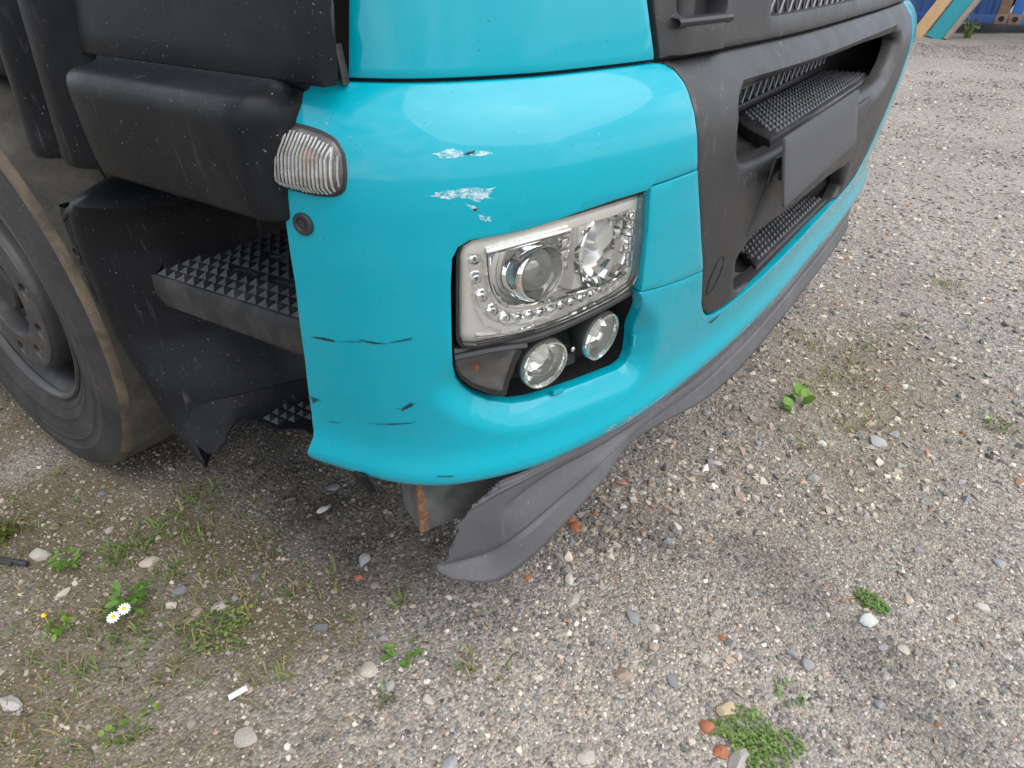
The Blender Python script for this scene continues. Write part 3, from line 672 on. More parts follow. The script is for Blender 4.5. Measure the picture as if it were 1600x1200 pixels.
# curved upright between the two lamps, with two small screws
up = []
for k in np.linspace(0, 1, 12):
    z = .778 + (.868 - .778) * k; bow = .010 * math.sin(math.pi * k)
    up.append([S([.541 + bow * .2 + j], [z], o)[0] for j, o in ((-.004, -.05), (0, -.026), (.004, -.021), (.014 - bow * .25, -.020), (.024 - bow * .6, -.024), (.030 - bow * .7, -.045))])
MB().grid(up).build('lamp_divider', M['bezel'], head)
for z in (.858, .815):
    MB().lathe(Spt(.553, z, -.0195), Snrm(.55), [(-.002, .0042), (.0012, .004), (.002, .003), (.001, .002), (.001, .0003)], 12).build('screw', M['chrome'], head)
for k in range(4):      # little stepped facets beside the upright
    MB().box(Spt(.531, .862 - .016 * k, -.032), (.014, .012, .0125), ((.93, -.36, 0), (.36, .93, 0), (0, 0, 1)), .002).build('facet', M['chrome'], head, angle=20)
for k in range(7):      # facets of the side reflector beyond the main beam
    z = .79 + .012 * k
    MB().box(Spt(.6475 - .002 * (k % 2), z, -.030), (.010, .022, .0115), ((.95, -.30, 0), (.30, .95, 0), (0, 0, 1)), .0025).build('side_facet', M['chrome'], head, angle=20)
panel('clear_cover', LENS, S, M['clear'], head, off=-.0065, r=.007, depth=.010, step=.014, bstep=.005)
panel('cover_seal', [tuple(p) for p in inset(densify(LENS if area(LENS) > 0 else LENS[::-1], .006), -.0042)], S, M['seal'], head, holes=[LENS], off=-.012, r=.001, depth=.006, step=.02)

# ---- dark pocket behind the lamps
pk = MB(); hlp = inset(densify(HL if area(HL) > 0 else HL[::-1], .01), -.006); hlp = np.vstack([hlp, hlp[:1]])
pk.grid(np.stack([S(hlp[:, 0], hlp[:, 1], o) for o in (-.026, -.06, -.12)], 1)); pk.build('lamp_pocket_wall', M['hole'], truck)
panel('lamp_pocket', [tuple(p) for p in hlp[:-1]], S, M['seal'], truck, off=-.098, r=0, depth=0, step=.03)
# bracket bar under the headlight
br = []
sa = np.linspace(.372, .672, 30); zt = np.interp(sa, [.372, .40, .48, .55, .62, .672], [.722, .7195, .7235, .7295, .739, .748])
for dz, o in ((0.002, -.05), (.001, -.018), (-.004, -.015), (-.010, -.016), (-.013, -.022), (-.014, -.06)): br.append(S(sa, zt + dz, o))
MB().grid(np.stack(br, 1)).build('lamp_bracket', M['lamphouse'], truck)
# lower left turn indicator, smoked
BL = [(.371, .708), (.3715, .69), (.379, .671), (.395, .653), (.42, .636), (.444, .626), (.450, .630), (.4535, .651), (.463, .683), (.471, .703), (.462, .7095), (.423, .7115)]
ind = panel('corner_indicator', BL, S, M['lamphouse'], truck, off=-.036, r=.001, depth=.012, step=.014)
panel('reflector', [tuple(p) for p in inset(densify(BL if area(BL) > 0 else BL[::-1], .005), .004)], S, M['indrefl'], ind, off=-.030, r=.002, depth=.004, step=.010, offfn=lambda s, z, P: .006 * sstep(.02, 0, pdist(P, BL)))
MB().lathe(Spt(.404, .683, -.026), Vector((-.5, -.8, .2)), [(-.004, .0065), (.003, .0062), (.007, .004), (.0085, .0005)], 16).build('bulb', M['amber'], ind)
panel('lens', BL, S, M['smoke'], ind, off=-.014, r=.006, depth=.014, step=.010, bstep=.004)
lb = []; sa2 = np.linspace(.372, .472, 16)
for dz, o in ((.012, -.03), (.010, -.010), (.004, -.0075), (-.001, -.0105), (-.002, -.02)): lb.append(S(sa2, np.full(16, .7085) + .004 * np.sin((sa2 - .372) * 30) + dz * .8, o))
MB().grid(np.stack(lb, 1)).build('hood', M['lamphouse'], ind)
# two round fog lamps
def fog(c, axis, rr, name, lab):
    a = Vector(axis).normalized()
    f = MB().lathe(c, a, [(-.05, rr * .55), (-.035, rr * .9), (-.014, rr * 1.0), (-.006, rr * 1.02), (-.004, rr * .99), (-.004, rr * .90)], 40).build(name, M['lamphouse'], truck); f['label'] = lab
    MB().lathe(c, a, [(-.030, rr * .16), (-.028, rr * .35), (-.022, rr * .6), (-.013, rr * .8), (-.005, rr * .91)], 14).build('reflector', M['chrome'], f, angle=12)
    MB().lathe(c, a, [(-.028, rr * .17), (-.012, rr * .17), (-.009, rr * .14), (-.0075, .0003)], 16).build('bulb_cap', M['whitecap'], f)
    MB().lathe(c, a, [(-.003, rr * .90), (.002, rr * .885), (.004, rr * .92), (.0035, rr * .985), (-.001, rr * 1.02), (-.006, rr * 1.03)], 44).build('rim', M['fogglass'], f)
    MB().lathe(c, a, [(.001, rr * .895), (.004, rr * .75), (.0065, rr * .5), (.0078, rr * .25), (.008, .0003)], 44).build('glass', M['fogglass'], f)
fog(Spt(.513, .662, -.022), (-.34, -.93, -.10), .0392, 'fog_light', 'fog light beside the smoked indicator')
fog(Spt(.630, .668, -.030), (-.14, -.98, -.10), .0392, 'fog_light', 'fog light beside the bumper clip')
# adjuster screw, clips and brackets in the pocket
MB().tube([Spt(.560, .672, -.05), Spt(.566, .670, -.026)], .0022, 8).lathe(Spt(.566, .670, -.026), Snrm(.56), [(-.003, .0038), (.002, .0038), (.003, .002), (.003, .0003)], 10).build('adjuster_screw', M['chrome'], truck)
MB().box(Spt(.578, .630, -.075), (.045, .05, .022), ((.93, -.36, 0), (.36, .93, 0), (0, 0, 1)), .004).build('pocket_block', M['lamphouse'], truck)
MB().box(Spt(.585, .71, -.07), (.06, .03, .03), ((.95, -.30, 0), (.30, .95, 0), (0, 0, 1)), .004).box(Spt(.58, .712, -.05), (.022, .014, .02), ((.95, -.30, 0), (.30, .95, 0), (0, 0, 1)), .002).build('lamp_mount', M['lamphouse'], truck)
for (a, b, v) in ((.545, .600, 0), (.700, .640, 1)):
    mb = MB(); d = (.020, .008, .009) if not v else (.006, .010, .020)
    mb.box(Spt(a, b, -.022), d, ((.93, -.36, 0), (.36, .93, 0), (0, 0, 1)), .0015).build('clip', M['paint'], truck)

# ---- charcoal grille panel between the corners
PE = [(a + .0035, b) for a, b in PANEL_EDGE[1:10]] + [(a + .002, b + .0035) for a, b in PANEL_EDGE[10:]]
PE = [(.699, 1.0415)] + PE
front_outline = PE + shift(PE)
def sym(P): return P
OP1 = roundpoly([(.878, .985), (.872, .952), (.874, .915), (.90, .886), (.94, .876), (1.0, .873), (1.2, .876), (1.6, .880), (1.84, .882), (1.93, .892), (1.995, .93), (2.02, .966), (1.98, .985), (1.6, .992), (1.2, .994), (.95, .992)], .014, 4)
OP2 = roundpoly([(.985, .70), (1.00, .668), (1.02, .634), (1.055, .608), (1.12, .602), (1.25, .601), (1.6, .601), (1.80, .602), (1.83, .63), (1.74, .70), (1.50, .722), (1.172, .730), (1.045, .738)], .010, 4)
def front_off(s, z, P):
    d1 = pdist(P, OP1); d2 = pdist(P, OP2)
    k1 = np.clip(1 - d1 / .030, 0, 1); k2 = np.clip(1 - d2 / .016, 0, 1)
    return -.030 * (1 - np.sqrt(1 - .96 * k1 ** 2)) - .016 * (1 - np.sqrt(1 - .96 * k2 ** 2))
fp = panel('grille_panel', front_outline, S, M['grille'], truck, holes=[OP1, OP2], off=-.002, r=.003, depth=.02, offfn=front_off, step=.016, bstep=.008, hdepth=None)
fp['label'] = 'charcoal front panel with two step openings'
X_ = (1, 0, 0); Y_ = (0, 1, 0)
def tread(name, O, U, V, nu, nv, pu, pv, h, m, parent, lean=0.0, skip=None, w=0):
    O = Vector(O); U = Vector(U).normalized(); V = Vector(V).normalized(); Nn = U.cross(V)
    if Nn.z < 0: Nn = -Nn
    mb = MB()
    for j in range(nv):
        for i in range(nu):
            if skip and skip((i + .5) * pu, (j + .5) * pv): continue
            a = O + U * (i * pu) + V * (j * pv); g = .06
            q = [a + U * pu * g + V * pv * g, a + U * pu * (1 - g) + V * pv * g, a + U * pu * (1 - g) + V * pv * (1 - g), a + U * pu * g + V * pv * (1 - g)]
            mb.add(q + [a + U * pu * (.5 + lean) + V * pv * .5 + Nn * h * random.uniform(.85, 1.05)], [(0, 1, 4), (1, 2, 4), (2, 3, 4), (3, 0, 4)])
    return mb.build(name, m, parent, angle=0)
# upper step: tread plate with pointed studs, dark mesh behind it
st = panel('front_step', [(.0, 0), (.955, -.006), (.90, .118), (.17, .118), (.10, .085)][::1], planemap((.80, -.1345, .886), X_, Y_), M['tread'], truck, r=.006, depth=.018, step=.03)
st['label'] = 'upper front step with rows of pointed studs'
tread('step_stud', (.865, -.126, .8865), X_, Y_, 34, 8, .0245, .0137, .0075, M['tread'], st, skip=lambda u, v: u < (v - .02) * 1.5 or u > .835 - max(0, v - .05) * .35)
l2 = panel('front_step', [(.0, 0), (.575, -.012), (.54, .085), (.16, .085), (.08, .055)], planemap((.915, -.1295, .607), X_, Y_), M['tread'], truck, r=.006, depth=.02, step=.03)
l2['label'] = 'lower front step above the turquoise band'
tread('step_stud', (.955, -.1205, .6075), (1, -.018, 0), Y_, 23, 6, .0225, .0135, .0085, M['tread'], l2, skip=lambda u, v: u < (v - .025) * 1.3)
# recess liners
rl = MB()
rl.add([(.60, .005, 1.0), (2.06, .005, 1.0), (2.06, .005, .84), (.60, .005, .84)], [(0, 1, 2, 3)])
rl.add([(.60, -.13, .995), (2.06, -.13, .995), (2.06, .005, .985), (.60, .005, .985)], [(0, 1, 2, 3)])
rl.add([(.60, -.13, .862), (2.06, -.13, .862), (2.06, .005, .872), (.60, .005, .872)], [(3, 2, 1, 0)])
rl.add([(.63, -.100, .98), (.63, .005, .98), (.63, .005, .88), (.63, -.100, .88)], [(0, 1, 2, 3)])
rl.build('upper_recess', M['grille'], fp, angle=0)
# bowed right wall of the upper recess
wr = []
for k in np.linspace(0, 1, 10):
    x = 1.70 + .30 * k ** .7; y = .003 - .150 * k
    wr.append([(x - .02 * math.sin(math.pi * j) * 1.2, y, .874 + (.995 - .874) * j) for j in np.linspace(0, 1, 8)])
MB().grid(wr).build('recess_cheek', M['grille'], fp)
# left pocket under the upper step
def pocket(edge, inner, name):
    E = crspline(edge, 6); I = crspline(inner, 6); rows = []
    for (a, b), q in zip(E, I):
        p0 = S([a], [b], -.0295)[0]; rows.append([tuple(p0 * (1 - t) + np.array(q) * t + np.array((0, 0, -.010 * math.sin(math.pi * t)))) for t in np.linspace(0, 1, 8)])
    return MB().grid(rows).build(name, M['grille'], fp)
pocket([(.873, .935), (.874, .915), (.886, .898), (.905, .885), (.94, .877), (1.0, .874), (1.10, .8755)], [(.70, -.03, .93), (.74, -.04, .905), (.78, -.05, .885), (.80, -.06, .875), (.84, -.08, .868), (.88, -.10, .867), (.95, -.115, .867)], 'step_pocket')
def wiremesh(name, x0, x1, z0, z1, yf, pitch, slope, rad, parent, m):
    mb = MB(); h = (z1 - z0)
    for d in (1, -1):
        k = x0 - h / slope
        while k < x1 + h / slope:
            a = np.array([k, z0]); b = np.array([k + d * h / slope, z1])
            t0, t1 = 0.0, 1.0
            dx = b[0] - a[0]
            ts_ = sorted(((x0 - a[0]) / dx, (x1 - a[0]) / dx)); t0 = max(0, ts_[0]); t1 = min(1, ts_[1])
            if t1 - t0 > .05:
                p = a + (b - a) * t0; q = a + (b - a) * t1
                mb.tube([(p[0], yf(p[0]) - .0008 * d, p[1]), (q[0], yf(q[0]) - .0008 * d, q[1])], rad, 4, False)
            k += pitch
    return mb.build(name, m, parent)
wiremesh('wire_mesh', .74, 1.72, .900, .972, lambda x: -.006, .046, 1.7, .0021, fp, M['wire'])
MB().add([(.72, .0025, .978), (1.74, .0025, .978), (1.74, .0025, .90), (.72, .0025, .90)], [(0, 1, 2, 3)]).build('mesh_backing', M['hole'], fp)
MB().box((1.2, -.004, .895), (1.06, .014, .014), None, .003).build('mesh_sill', M['grille'], fp)
rl = MB()
rl.add([(.66, -.03, .76), (1.62, -.03, .76), (1.62, -.02, .56), (.66, -.02, .56)], [(0, 1, 2, 3)])
rl.add([(.66, -.13, .588), (1.70, -.14, .588), (1.70, -.02, .590), (.66, -.02, .590)], [(3, 2, 1, 0)])
rl.build('lower_recess', M['grille'], fp, angle=0)
wr = []
for k in np.linspace(0, 1, 8):
    wr.append([(1.46 + .12 * k, -.03 - .11 * k, .588 + (.75 - .588) * j) for j in np.linspace(0, 1, 5)])
MB().grid(wr).build('recess_cheek', M['grille'], fp)
pocket([(.995, .685), (1.003, .665), (1.02, .636), (1.04, .617), (1.07, .606), (1.12, .6025), (1.2, .602)], [(.82, -.06, .67), (.84, -.07, .64), (.86, -.08, .62), (.88, -.09, .605), (.90, -.10, .595), (.94, -.11, .592), (1.0, -.115, .590)], 'step_pocket')
# covers let into the panel
panel('cap', roundpoly([(.876, .672), (.895, .666), (.912, .690), (.913, .722), (.897, .728), (.879, .704)], .012, 4), S, M['grille'], fp, off=-.0015, r=.0012, depth=.002, step=.02)
MB().tube([Spt(.8945 + .0195 * math.cos(q), .697 + .034 * math.sin(q) + .4 * .0195 * math.cos(q), -.0014) for q in np.linspace(0, 2 * math.pi, 26)], .0009, 5, False).build('cap_joint', M['hole'], fp)
SQ = roundpoly([(1.90, .925), (2.005, .925), (2.015, .985), (1.93, .988)], .012, 4)
# centre flap behind the number plate
flap = [(.985, .742), (1.02, .872), (1.72, .872), (1.75, .742)]
panel('centre_flap', flap, S, M['grille'], fp, off=.0008, r=.003, depth=.004, step=.03)
# number plate: blank grey, bottom edge held off the panel
O = Vector((.672, -.1865, .921)); U = Vector((1.205, -.192, .921)) - O; Vd = Vector((.008, -.020, -.108))
u_, v_ = U.length, Vd.length
lp = panel('number_plate', roundpoly([(0, 0), (u_, 0), (u_, v_), (0, v_)], .008, 4), planemap(O, Vd, U) if False else planemap(O + Vd, U, -Vd), M['plate'], truck, r=.0015, depth=.003, step=.05)
lp['label'] = 'blank grey number plate'
MB().box(O + U * .5 + Vd * .5 + Vector((0, .020, 0)), (.40, .016, .06), None, .003).build('plate_bracket', M['seal'], lp)

# ---- upper grille above the bead, with towing-eye pocket and mesh window
UG = [(.700, 1.0465), (LS - .700 - FARX, 1.0465), (LS - .672 - FARX, 1.13), (LS - .61 - FARX, 1.30), (LS - .57 - FARX, 1.5), (.57, 1.5), (.61, 1.30), (.672, 1.13)]
WIN = roundpoly([(1.012, 1.078), (1.9, 1.078), (1.9, 1.16), (1.012, 1.16)], .006, 3)
POCK = roundpoly([(.722, 1.092), (.845, 1.088), (.845, 1.15), (.722, 1.15)], .012, 4)
def ug_off(s, z, P):      # moulded boss that carries the towing eye pocket
    b = sstep(.712, .735, s) * (1 - sstep(.836, .862, s)) * (1 - sstep(1.30, 1.36, z)) * sstep(1.046, 1.05, z)
    return .012 * b
ug = panel('upper_grille', UG, S, M['grille'], truck, holes=[WIN, POCK], off=.001, r=.003, depth=.03, offfn=ug_off, step=.018, bstep=.008)
MB().add([Spt(.70, 1.05, -.07), Spt(.90, 1.05, -.07), Spt(.90, 1.2, -.07), Spt(.70, 1.2, -.07)], [(0, 1, 2, 3)]).build('pocket_back', M['hole'], ug)
eye = MB(); pc2 = Spt(.785, 1.105, -.032); eye.lathe(pc2, Vector((.15, .1, 1)), [(-.06, .022), (.05, .022)], 24).lathe(pc2 + Vector((.028, .01, 0)), Vector((.15, .1, 1)), [(-.06, .012), (.05, .012)], 16); eye.build('towing_eye_socket', M['seal'], ug)
lipp = []
for q in np.linspace(0, 1, 14):
    s0 = .716 + .136 * q; lipp.append([S([s0], [z], o)[0] for z, o in ((1.092, .002), (1.0905, .014), (1.087, .017), (1.083, .0155), (1.080, .011))])
MB().grid(lipp).build('pocket_lip', M['grille'], ug)
def win_y(x):
    s0 = np.interp(x, PQ[:, 0], SS); return float(S([s0], [1.1], -.016)[0][1])
wiremesh('wire_mesh', .735, 1.66, 1.074, 1.164, win_y, .044, 1.9, .0023, ug, M['wire'])
MB().grid(np.stack([S(np.linspace(.98, 1.95, 20), np.full(20, z), -.05) for z in (1.06, 1.18)], 1)).build('mesh_backing', M['hole'], ug)

# ---- torn spoiler lip: fixed on the right, hanging free under the near corner
SP = np.array([(.521, -.101, .488), (.516, -.095, .475), (.508, -.092, .46), (.490, -.089, .445), (.459, -.087, .43),
 (.405, -.071, .485), (.404, -.067, .472), (.392, -.068, .455), (.38, -.074, .435), (.359, -.078, .40),
 (.305, -.03, .48), (.301, -.027, .465), (.291, -.025, .44), (.30, -.043, .39), (.278, -.052, .345),
 (.232, -.003, .475), (.214, .009, .455), (.202, .013, .41), (.217, -.008, .35), (.216, -.022, .30),
 (.194, .02, .468), (.176, .036, .44), (.161, .048, .39), (.178, .037, .31), (.163, .016, .27),
 (.190, .019, .465), (.157, .05, .43), (.133, .07, .37), (.117, .087, .305), (.12, .071, .28)]).reshape(6, 5, 3)
att = []
for s0 in (2.25, 2.05, 1.85, 1.65, 1.45, 1.25, 1.08, .95):
    zb = .392 if s0 > 1.0 else .405
    att.append([S([s0], [z], 0)[0] + np.array([0, dy, 0]) for z, dy in ((.4885, .002), (.474, .002), (.456, -.010), (.430, -.007), (zb - .008, -.017))])
ctl = np.concatenate([np.array(att), SP])
cols = crspline(ctl, 10)                                   # along
prof = np.array([np.concatenate([c[k] + (c[k + 1] - c[k]) * np.linspace(0, 1, 6, endpoint=False)[:, None] for k in range(4)] + [c[4:5]]) for c in cols])
na, nb = prof.shape[:2]
# moulded dent and ribs
for i in range(na):
    t = i / na
    for j in range(nb):
        v = j / (nb - 1)
        k = math.exp(-((v - .52) / .10) ** 2) * sstep(.30, .45, t) * (1 - sstep(.80, .86, t)) * .007
        prof[i, j, 1] += k; prof[i, j, 0] += k * .5
        for vv, w in ((.125, .0030), (.25, .0040), (.75, -.0050)): prof[i, j, 1] -= w * math.exp(-((v - vv) / .020) ** 2); prof[i, j, 0] -= .5 * w * math.exp(-((v - vv) / .020) ** 2)
        prof[i, j, 2] += .002 * math.sin(t * 23 + v * 3) * sstep(.6, .8, t)
jag = np.interp(np.arange(nb), [0, 3, 6, 7, 10, 12, 13, 16, 18, 20, 22, 24], [0, .002, .006, .0, .004, -.008, -.004, -.007, .003, .010, .002, .0]) + np.random.default_rng(3).normal(0, .0026, nb)
dirn = prof[-1] - prof[-4]; dirn /= np.linalg.norm(dirn, axis=1)[:, None]; prof[-1] += dirn * np.resize(jag, nb)[:, None] * 1.2; prof[-2] += dirn * np.resize(jag, nb)[:, None] * .5
sp = MB().grid(prof[:, ::-1]).build('spoiler', M['spoiler'], truck, angle=24, solid=.0035); sp['label'] = 'torn grey spoiler strip hanging under the corner'
# rear stiffening rail of the spoiler, still under the bumper
rr_ = []
for s0 in np.linspace(.62, 2.3, 40): rr_.append([S([s0], [z], o)[0] for z, o in ((.488, -.012), (.47, -.020), (.44, -.030), (.425, -.05))])
MB().grid(rr_).build('spoiler_backing', M['seal'], truck)
fl = []                                                       # far remainder of the lip past the break
for s0 in np.linspace(2.29, LS - .35, 26): fl.append([S([s0], [z], o)[0] for z, o in ((.4885, -.006), (.465, -.004), (.44, .002), (.41, -.002), (.385, .004))])
MB().grid(np.array(fl)[:, ::-1]).build('spoiler_end', M['spoiler'], truck, solid=.0035)
# ---- steel underrun beam behind the torn lip
bU = Vector((.896, -.443, 0)); bV = Vector((.443, .896, 0)); bm_ = bmesh.new(); bmesh.ops.create_cube(bm_, size=1)
bmesh.ops.subdivide_edges(bm_, edges=list(bm_.edges), cuts=11, use_grid_fill=True)
c0 = Vector((.122, .130, .353)); LB, DB, HB = .34, .075, .145; bv = []; ru = []
for v in bm_.verts:
    u, w, h = v.co.x + .5, v.co.y + .5, v.co.z + .5
    bv.append(c0 + bU * (u * LB) + bV * (w * DB) + Vector((0, 0, h * HB)))
    e = [(u * LB, w * DB), (u * LB, h * HB), (w * DB, h * HB)]; d_ = min(math.hypot(*q) for q in e)
    de = math.hypot(u * LB, w * DB); ru.append(float(np.clip(.55 - de / .016, 0, 1)) + float(np.clip(.36 - d_ / .03, 0, 1)))
bm_.verts.index_update(); bf = [[v.index for v in f.verts] for f in bm_.faces]; bm_.free()
finish('underrun_beam', bv, bf, M['beam'], truck, 30, {'rust': ('FLOAT', ru)})['label'] = 'rust edged steel beam end under the corner'
MB().lathe((.178, .075, .487), (0, 0, -1), [(-.02, .016), (.004, .016), (.006, .012), (.006, .0005)], 24).build('rubber_buffer', M['spoiler'], truck)
MB().box((.075, .20, .475), (.012, .05, .05), ((.9, -.3, .3), (.3, .95, 0), (-.3, 0, .95)), .003).build('torn_bracket', M['black'], truck)

# ------------------------------------------------------------------ cab side: sill box, arch moulding, step well
ub = MB()
prof2 = [(.056, 1.0465), (.0555, 1.0455), (.048, 1.043), (.040, 1.0395), (.024, 1.037), (.012, 1.034), (.004, 1.028), (.0005, 1.019), (.0, 1.005), (.002, .96), (.006, .92), (.009, .905), (.012, .899), (.020, .8955), (.05, .896), (.16, .90)]
ts_ = list(np.linspace(0, .943, 16)) + [.963, .982, .995, 1.0]
def sill_y0(z): return .196 - .006 * float(np.clip((z - .9) / .12, 0, 1)) 
rows = [[(max(x, .02) + .12, sill_y0(z), z) for x, z in prof2]]
for t in ts_[:1] + [.008, .018, .03, .045, .065] + ts_[2:]:
    ins = .030 * max(0, (t - .943) / .057) ** 2.2 if t > .943 else .045 * max(0, 1 - t / .065) ** 2.0
    rows.append([(x + (ins if z < 1.0455 else 0), sill_y0(z) + (.585 - sill_y0(z)) * t, z - (ins * .35 if 1.0 < z < 1.045 else 0)) for x, z in prof2])
rows.append([(max(x, .05) + .05, .59, z) for x, z in prof2])
ub.grid(np.array(rows)[::-1]); sill = ub.build('sill_box', M['black'], truck, angle=60); sill['label'] = 'black projecting sill box below the cab door'
panel('door_cover', [(.137, 1.0435), (.70, 1.0435), (.71, 1.10), (.745, 1.45), (.117, 1.45)], lambda u, v, o: np.stack([.0545 + (v - 1.05) * .06 - o, u, v], -1), M['black'], truck, r=.004, depth=.02, step=.06, angle=60)
# narrow black post and dark gap between door cover and painted corner
MB().box((.185, .150, 1.27), (.10, .045, .46), None, .004).build('door_post', M['hole'], truck)
MB().box((.26, .20, 1.27), (.12, .12, .5), None, .004).build('hinge_post', M['hole'], truck)
MB().box((.098, .150, 1.060), (.012, .003, .040), ((.98, .2, 0), (-.2, .98, 0), (0, .15, .99)), .001).build('hinge_flange', M['rim'], truck)
# wheel-arch moulding: two fat ridges behind the sill box
pa = [(.60, .10), (.625, .072), (.645, .050), (.665, .036), (.69, .027), (.715, .026), (.735, .033), (.748, .047), (.757, .050), (.768, .040), (.785, .029), (.805, .024), (.825, .027), (.842, .040), (.852, .065), (.858, .14)]
pa = crspline([(y, x) for y, x in pa], 4); rows = []
for z in list(np.linspace(1.45, .905, 12)) + [.895, .889, .885, .884]:
    e = max(0, (.895 - z)) / .011 * .004
    rows.append([(x + e, y - .17 * (z - .885), z) for y, x in pa])
rows.append([(x + .05, y, .886) for y, x in pa])
MB().grid(np.array(rows)).build('wheel_arch_moulding', M['black'], truck, angle=60)
# step well
ZE = [.30, .333, .361, .393, .43, .472, .52, .561, .61, .665, .733, .79, .812]
YE = [.60, .612, .655, .70, .722, .738, .768, .790, .797, .800, .806, .795, .775]
def well_plan(z, n=4):
    ye = float(np.interp(z, ZE, YE))
    return crspline([(.075, ye + .03), (.052, ye + .012), (.040, ye), (.034, ye - .020), (.040, ye - .045), (.062, ye - .078), (.088, ye - .105), (.115, ye - .125), (.15, ye - .145), (.19, ye - .165), (.235, ye - .190), (.27, ye - .225), (.295, ye - .30), (.305, .40), (.305, .12)], n)
ncol = len(well_plan(.5)); zbot = np.interp(np.arange(ncol), [0, 8, 14, 18, 22, 26, 60], [.325, .322, .345, .385, .41, .425, .425])
rows = []
for t in np.linspace(0, 1, 34):
    rows.append([(*well_plan(zb + (.812 - zb) * t)[c], zb + (.812 - zb) * t) for c, zb in enumerate(zbot)])
base_ = np.array(rows[-1]).copy()
for dz, k in ((.820, .15), (.826, .4), (.828, .7), (.829, 1.0)): rows.append([(p[0] + .20 * k, p[1] - .02 * k, dz + .02 * k) for p in base_])
well = MB().grid(np.array(rows)).build('step_well', M['blackdeep'], truck, angle=70, solid=.004); well['label'] = 'black step well in front of the wheel, torn at its foot'
MB().add([(.30, .10, .80), (.30, .95, .80), (.30, .95, 1.0), (.30, .10, 1.0)], [(0, 1, 2, 3)]).add([(.10, .25, .905), (.32, .25, .905), (.32, .95, .905), (.06, .58, .905)], [(0, 1, 2, 3)]).build('cab_floor_edge', M['hole'], truck)
# little spout, button and slots on the well's rear flange
MB().grid([[(.052 + .02 * v, .872 - .075 * u, .757 + .042 * u + .02 * math.sin(math.pi * v) * (1 - .3 * u)) for v in np.linspace(0, 1, 6)] for u in np.linspace(0, 1, 6)]).build('flange_spout', M['black'], truck, solid=.003)
fl_ = []
for z in np.linspace(.545, .775, 14):
    ye = float(np.interp(z, ZE, YE)); w = .105 * sstep(.520, .60, z)
    fl_.append([(.050, ye, z), (.060, ye + .012, z), (.066, ye + .25 * w + .012, z), (.068, ye + .9 * w + .012, z), (.072, ye + w + .012, z), (.10, ye + w + .014, z)])
rf = MB().grid(np.array(fl_)).build('rear_flange', M['black'], truck)
MB().lathe((.0665, .893, .690), (-1, 0, 0), [(-.002, .013), (.003, .013), (.0045, .011), (.0035, .008), (.002, .007), (.002, .004), (.0035, .003), (.0035, .0003)], 20).build('button', M['black'], rf)
for (y, z) in ((.885, .655), (.868, .598)): MB().box((.066, y, z), (.006, .008, .026), ((1, 0, 0), (0, .9, -.42), (0, .42, .9)), .002).build('slot', M['hole'], rf)
# side step: studded plate with oval drain holes and a deep front skirt
ovals = []
for (u, v, l, w) in ((.115, .075, .052, .018), (.195, .072, .052, .018), (.115, .142, .036, .016), (.195, .140, .042, .018), (.262, .105, .045, .018), (.262, .175, .04, .016), (.062, .175, .0, 0)):
    if l: ovals.append([(u + l / 2 * math.cos(q), v + w / 2 * math.sin(q)) for q in np.linspace(0, 2 * math.pi, 18, endpoint=False)])
sO = (.024, .548, .746); sU = (.085, -.9964, 0); sV = (.9964, .085, 0)
splan = planemap(sO, sV, sU)                     # (u across, v along) -> swapped below
smap = lambda u, v, o: np.array(sO) + np.outer(u, np.array(sU)) + np.outer(v, np.array(sV)) + np.outer(np.broadcast_to(o, np.shape(u)), (0, 0, 1))
sstepo = panel('side_step', [(-.004, 0), (.315, 0), (.315, .25), (.04, .25), (-.006, .06)][::-1], smap, M['sidetread'], truck, holes=ovals, r=.002, depth=.02, step=.03)
sstepo['label'] = 'upper side step with pyramid studs and oval holes'
sstepo.data.flip_normals()
tread('step_stud', Vector(sO) + Vector((.004, -.004, .0006)), sU, sV, 14, 11, .0215, .0212, .0085, M['sidetread'], sstepo, skip=lambda u, v: (u < .02 and v > .08) or any(math.hypot((u - np.mean([p[0] for p in o])) / (max(p[0] for p in o) - np.mean([p[0] for p in o]) + .006), (v - np.mean([p[1] for p in o])) / (max(p[1] for p in o) - np.mean([p[1] for p in o]) + .006)) < 1 for o in ovals))
sk = []
for q in np.linspace(0, 1, 30):
    p = Vector(sO) + Vector(sU) * (.315 * q); e = max(0, 1 - q / .05)
    wv = .0012 * abs(math.sin(q * 60))
    sk.append([p + Vector((.0, 0, -.001)), p + Vector((-.003 + wv, 0, -.010)), p + Vector((-.004, .0, -.030)), p + Vector((-.004 + .01 * e, 0, -.046 - .006 * q)), p + Vector((.006, 0, -.049 - .006 * q)), p + Vector((.008, 0, -.055 - .008 * q)), p + Vector((.020, 0, -.066 - .012 * q)), p + Vector((.06, 0, -.072 - .012 * q))])
MB().grid(np.array([[tuple(v) for v in r] for r in sk])).build('step_skirt', M['sidetread'], sstepo, angle=50)
MB().add([Vector(sO) + Vector((.0, 0, -.045)), Vector(sO) + Vector((.04, -.30, -.055)), Vector(sO) + Vector((.27, -.30, -.055)), Vector(sO) + Vector((.27, 0, -.045))], [(0, 1, 2, 3)]).build('step_underside', M['hole'], sstepo)
sth = []                                                       # end web blending the step into the well
for q in np.linspace(0, 1, 8):
    sth.append([(.024 + .05 * q, .548 + .06 * q * q, .746 - .0 * q + .006 * q), (.026 + .05 * q, .552 + .07 * q * q, .72), (.03 + .05 * q, .556 + .075 * q * q, .695)])
MB().grid(np.array(sth)).build('step_end_web', M['blackdeep'], sstepo)
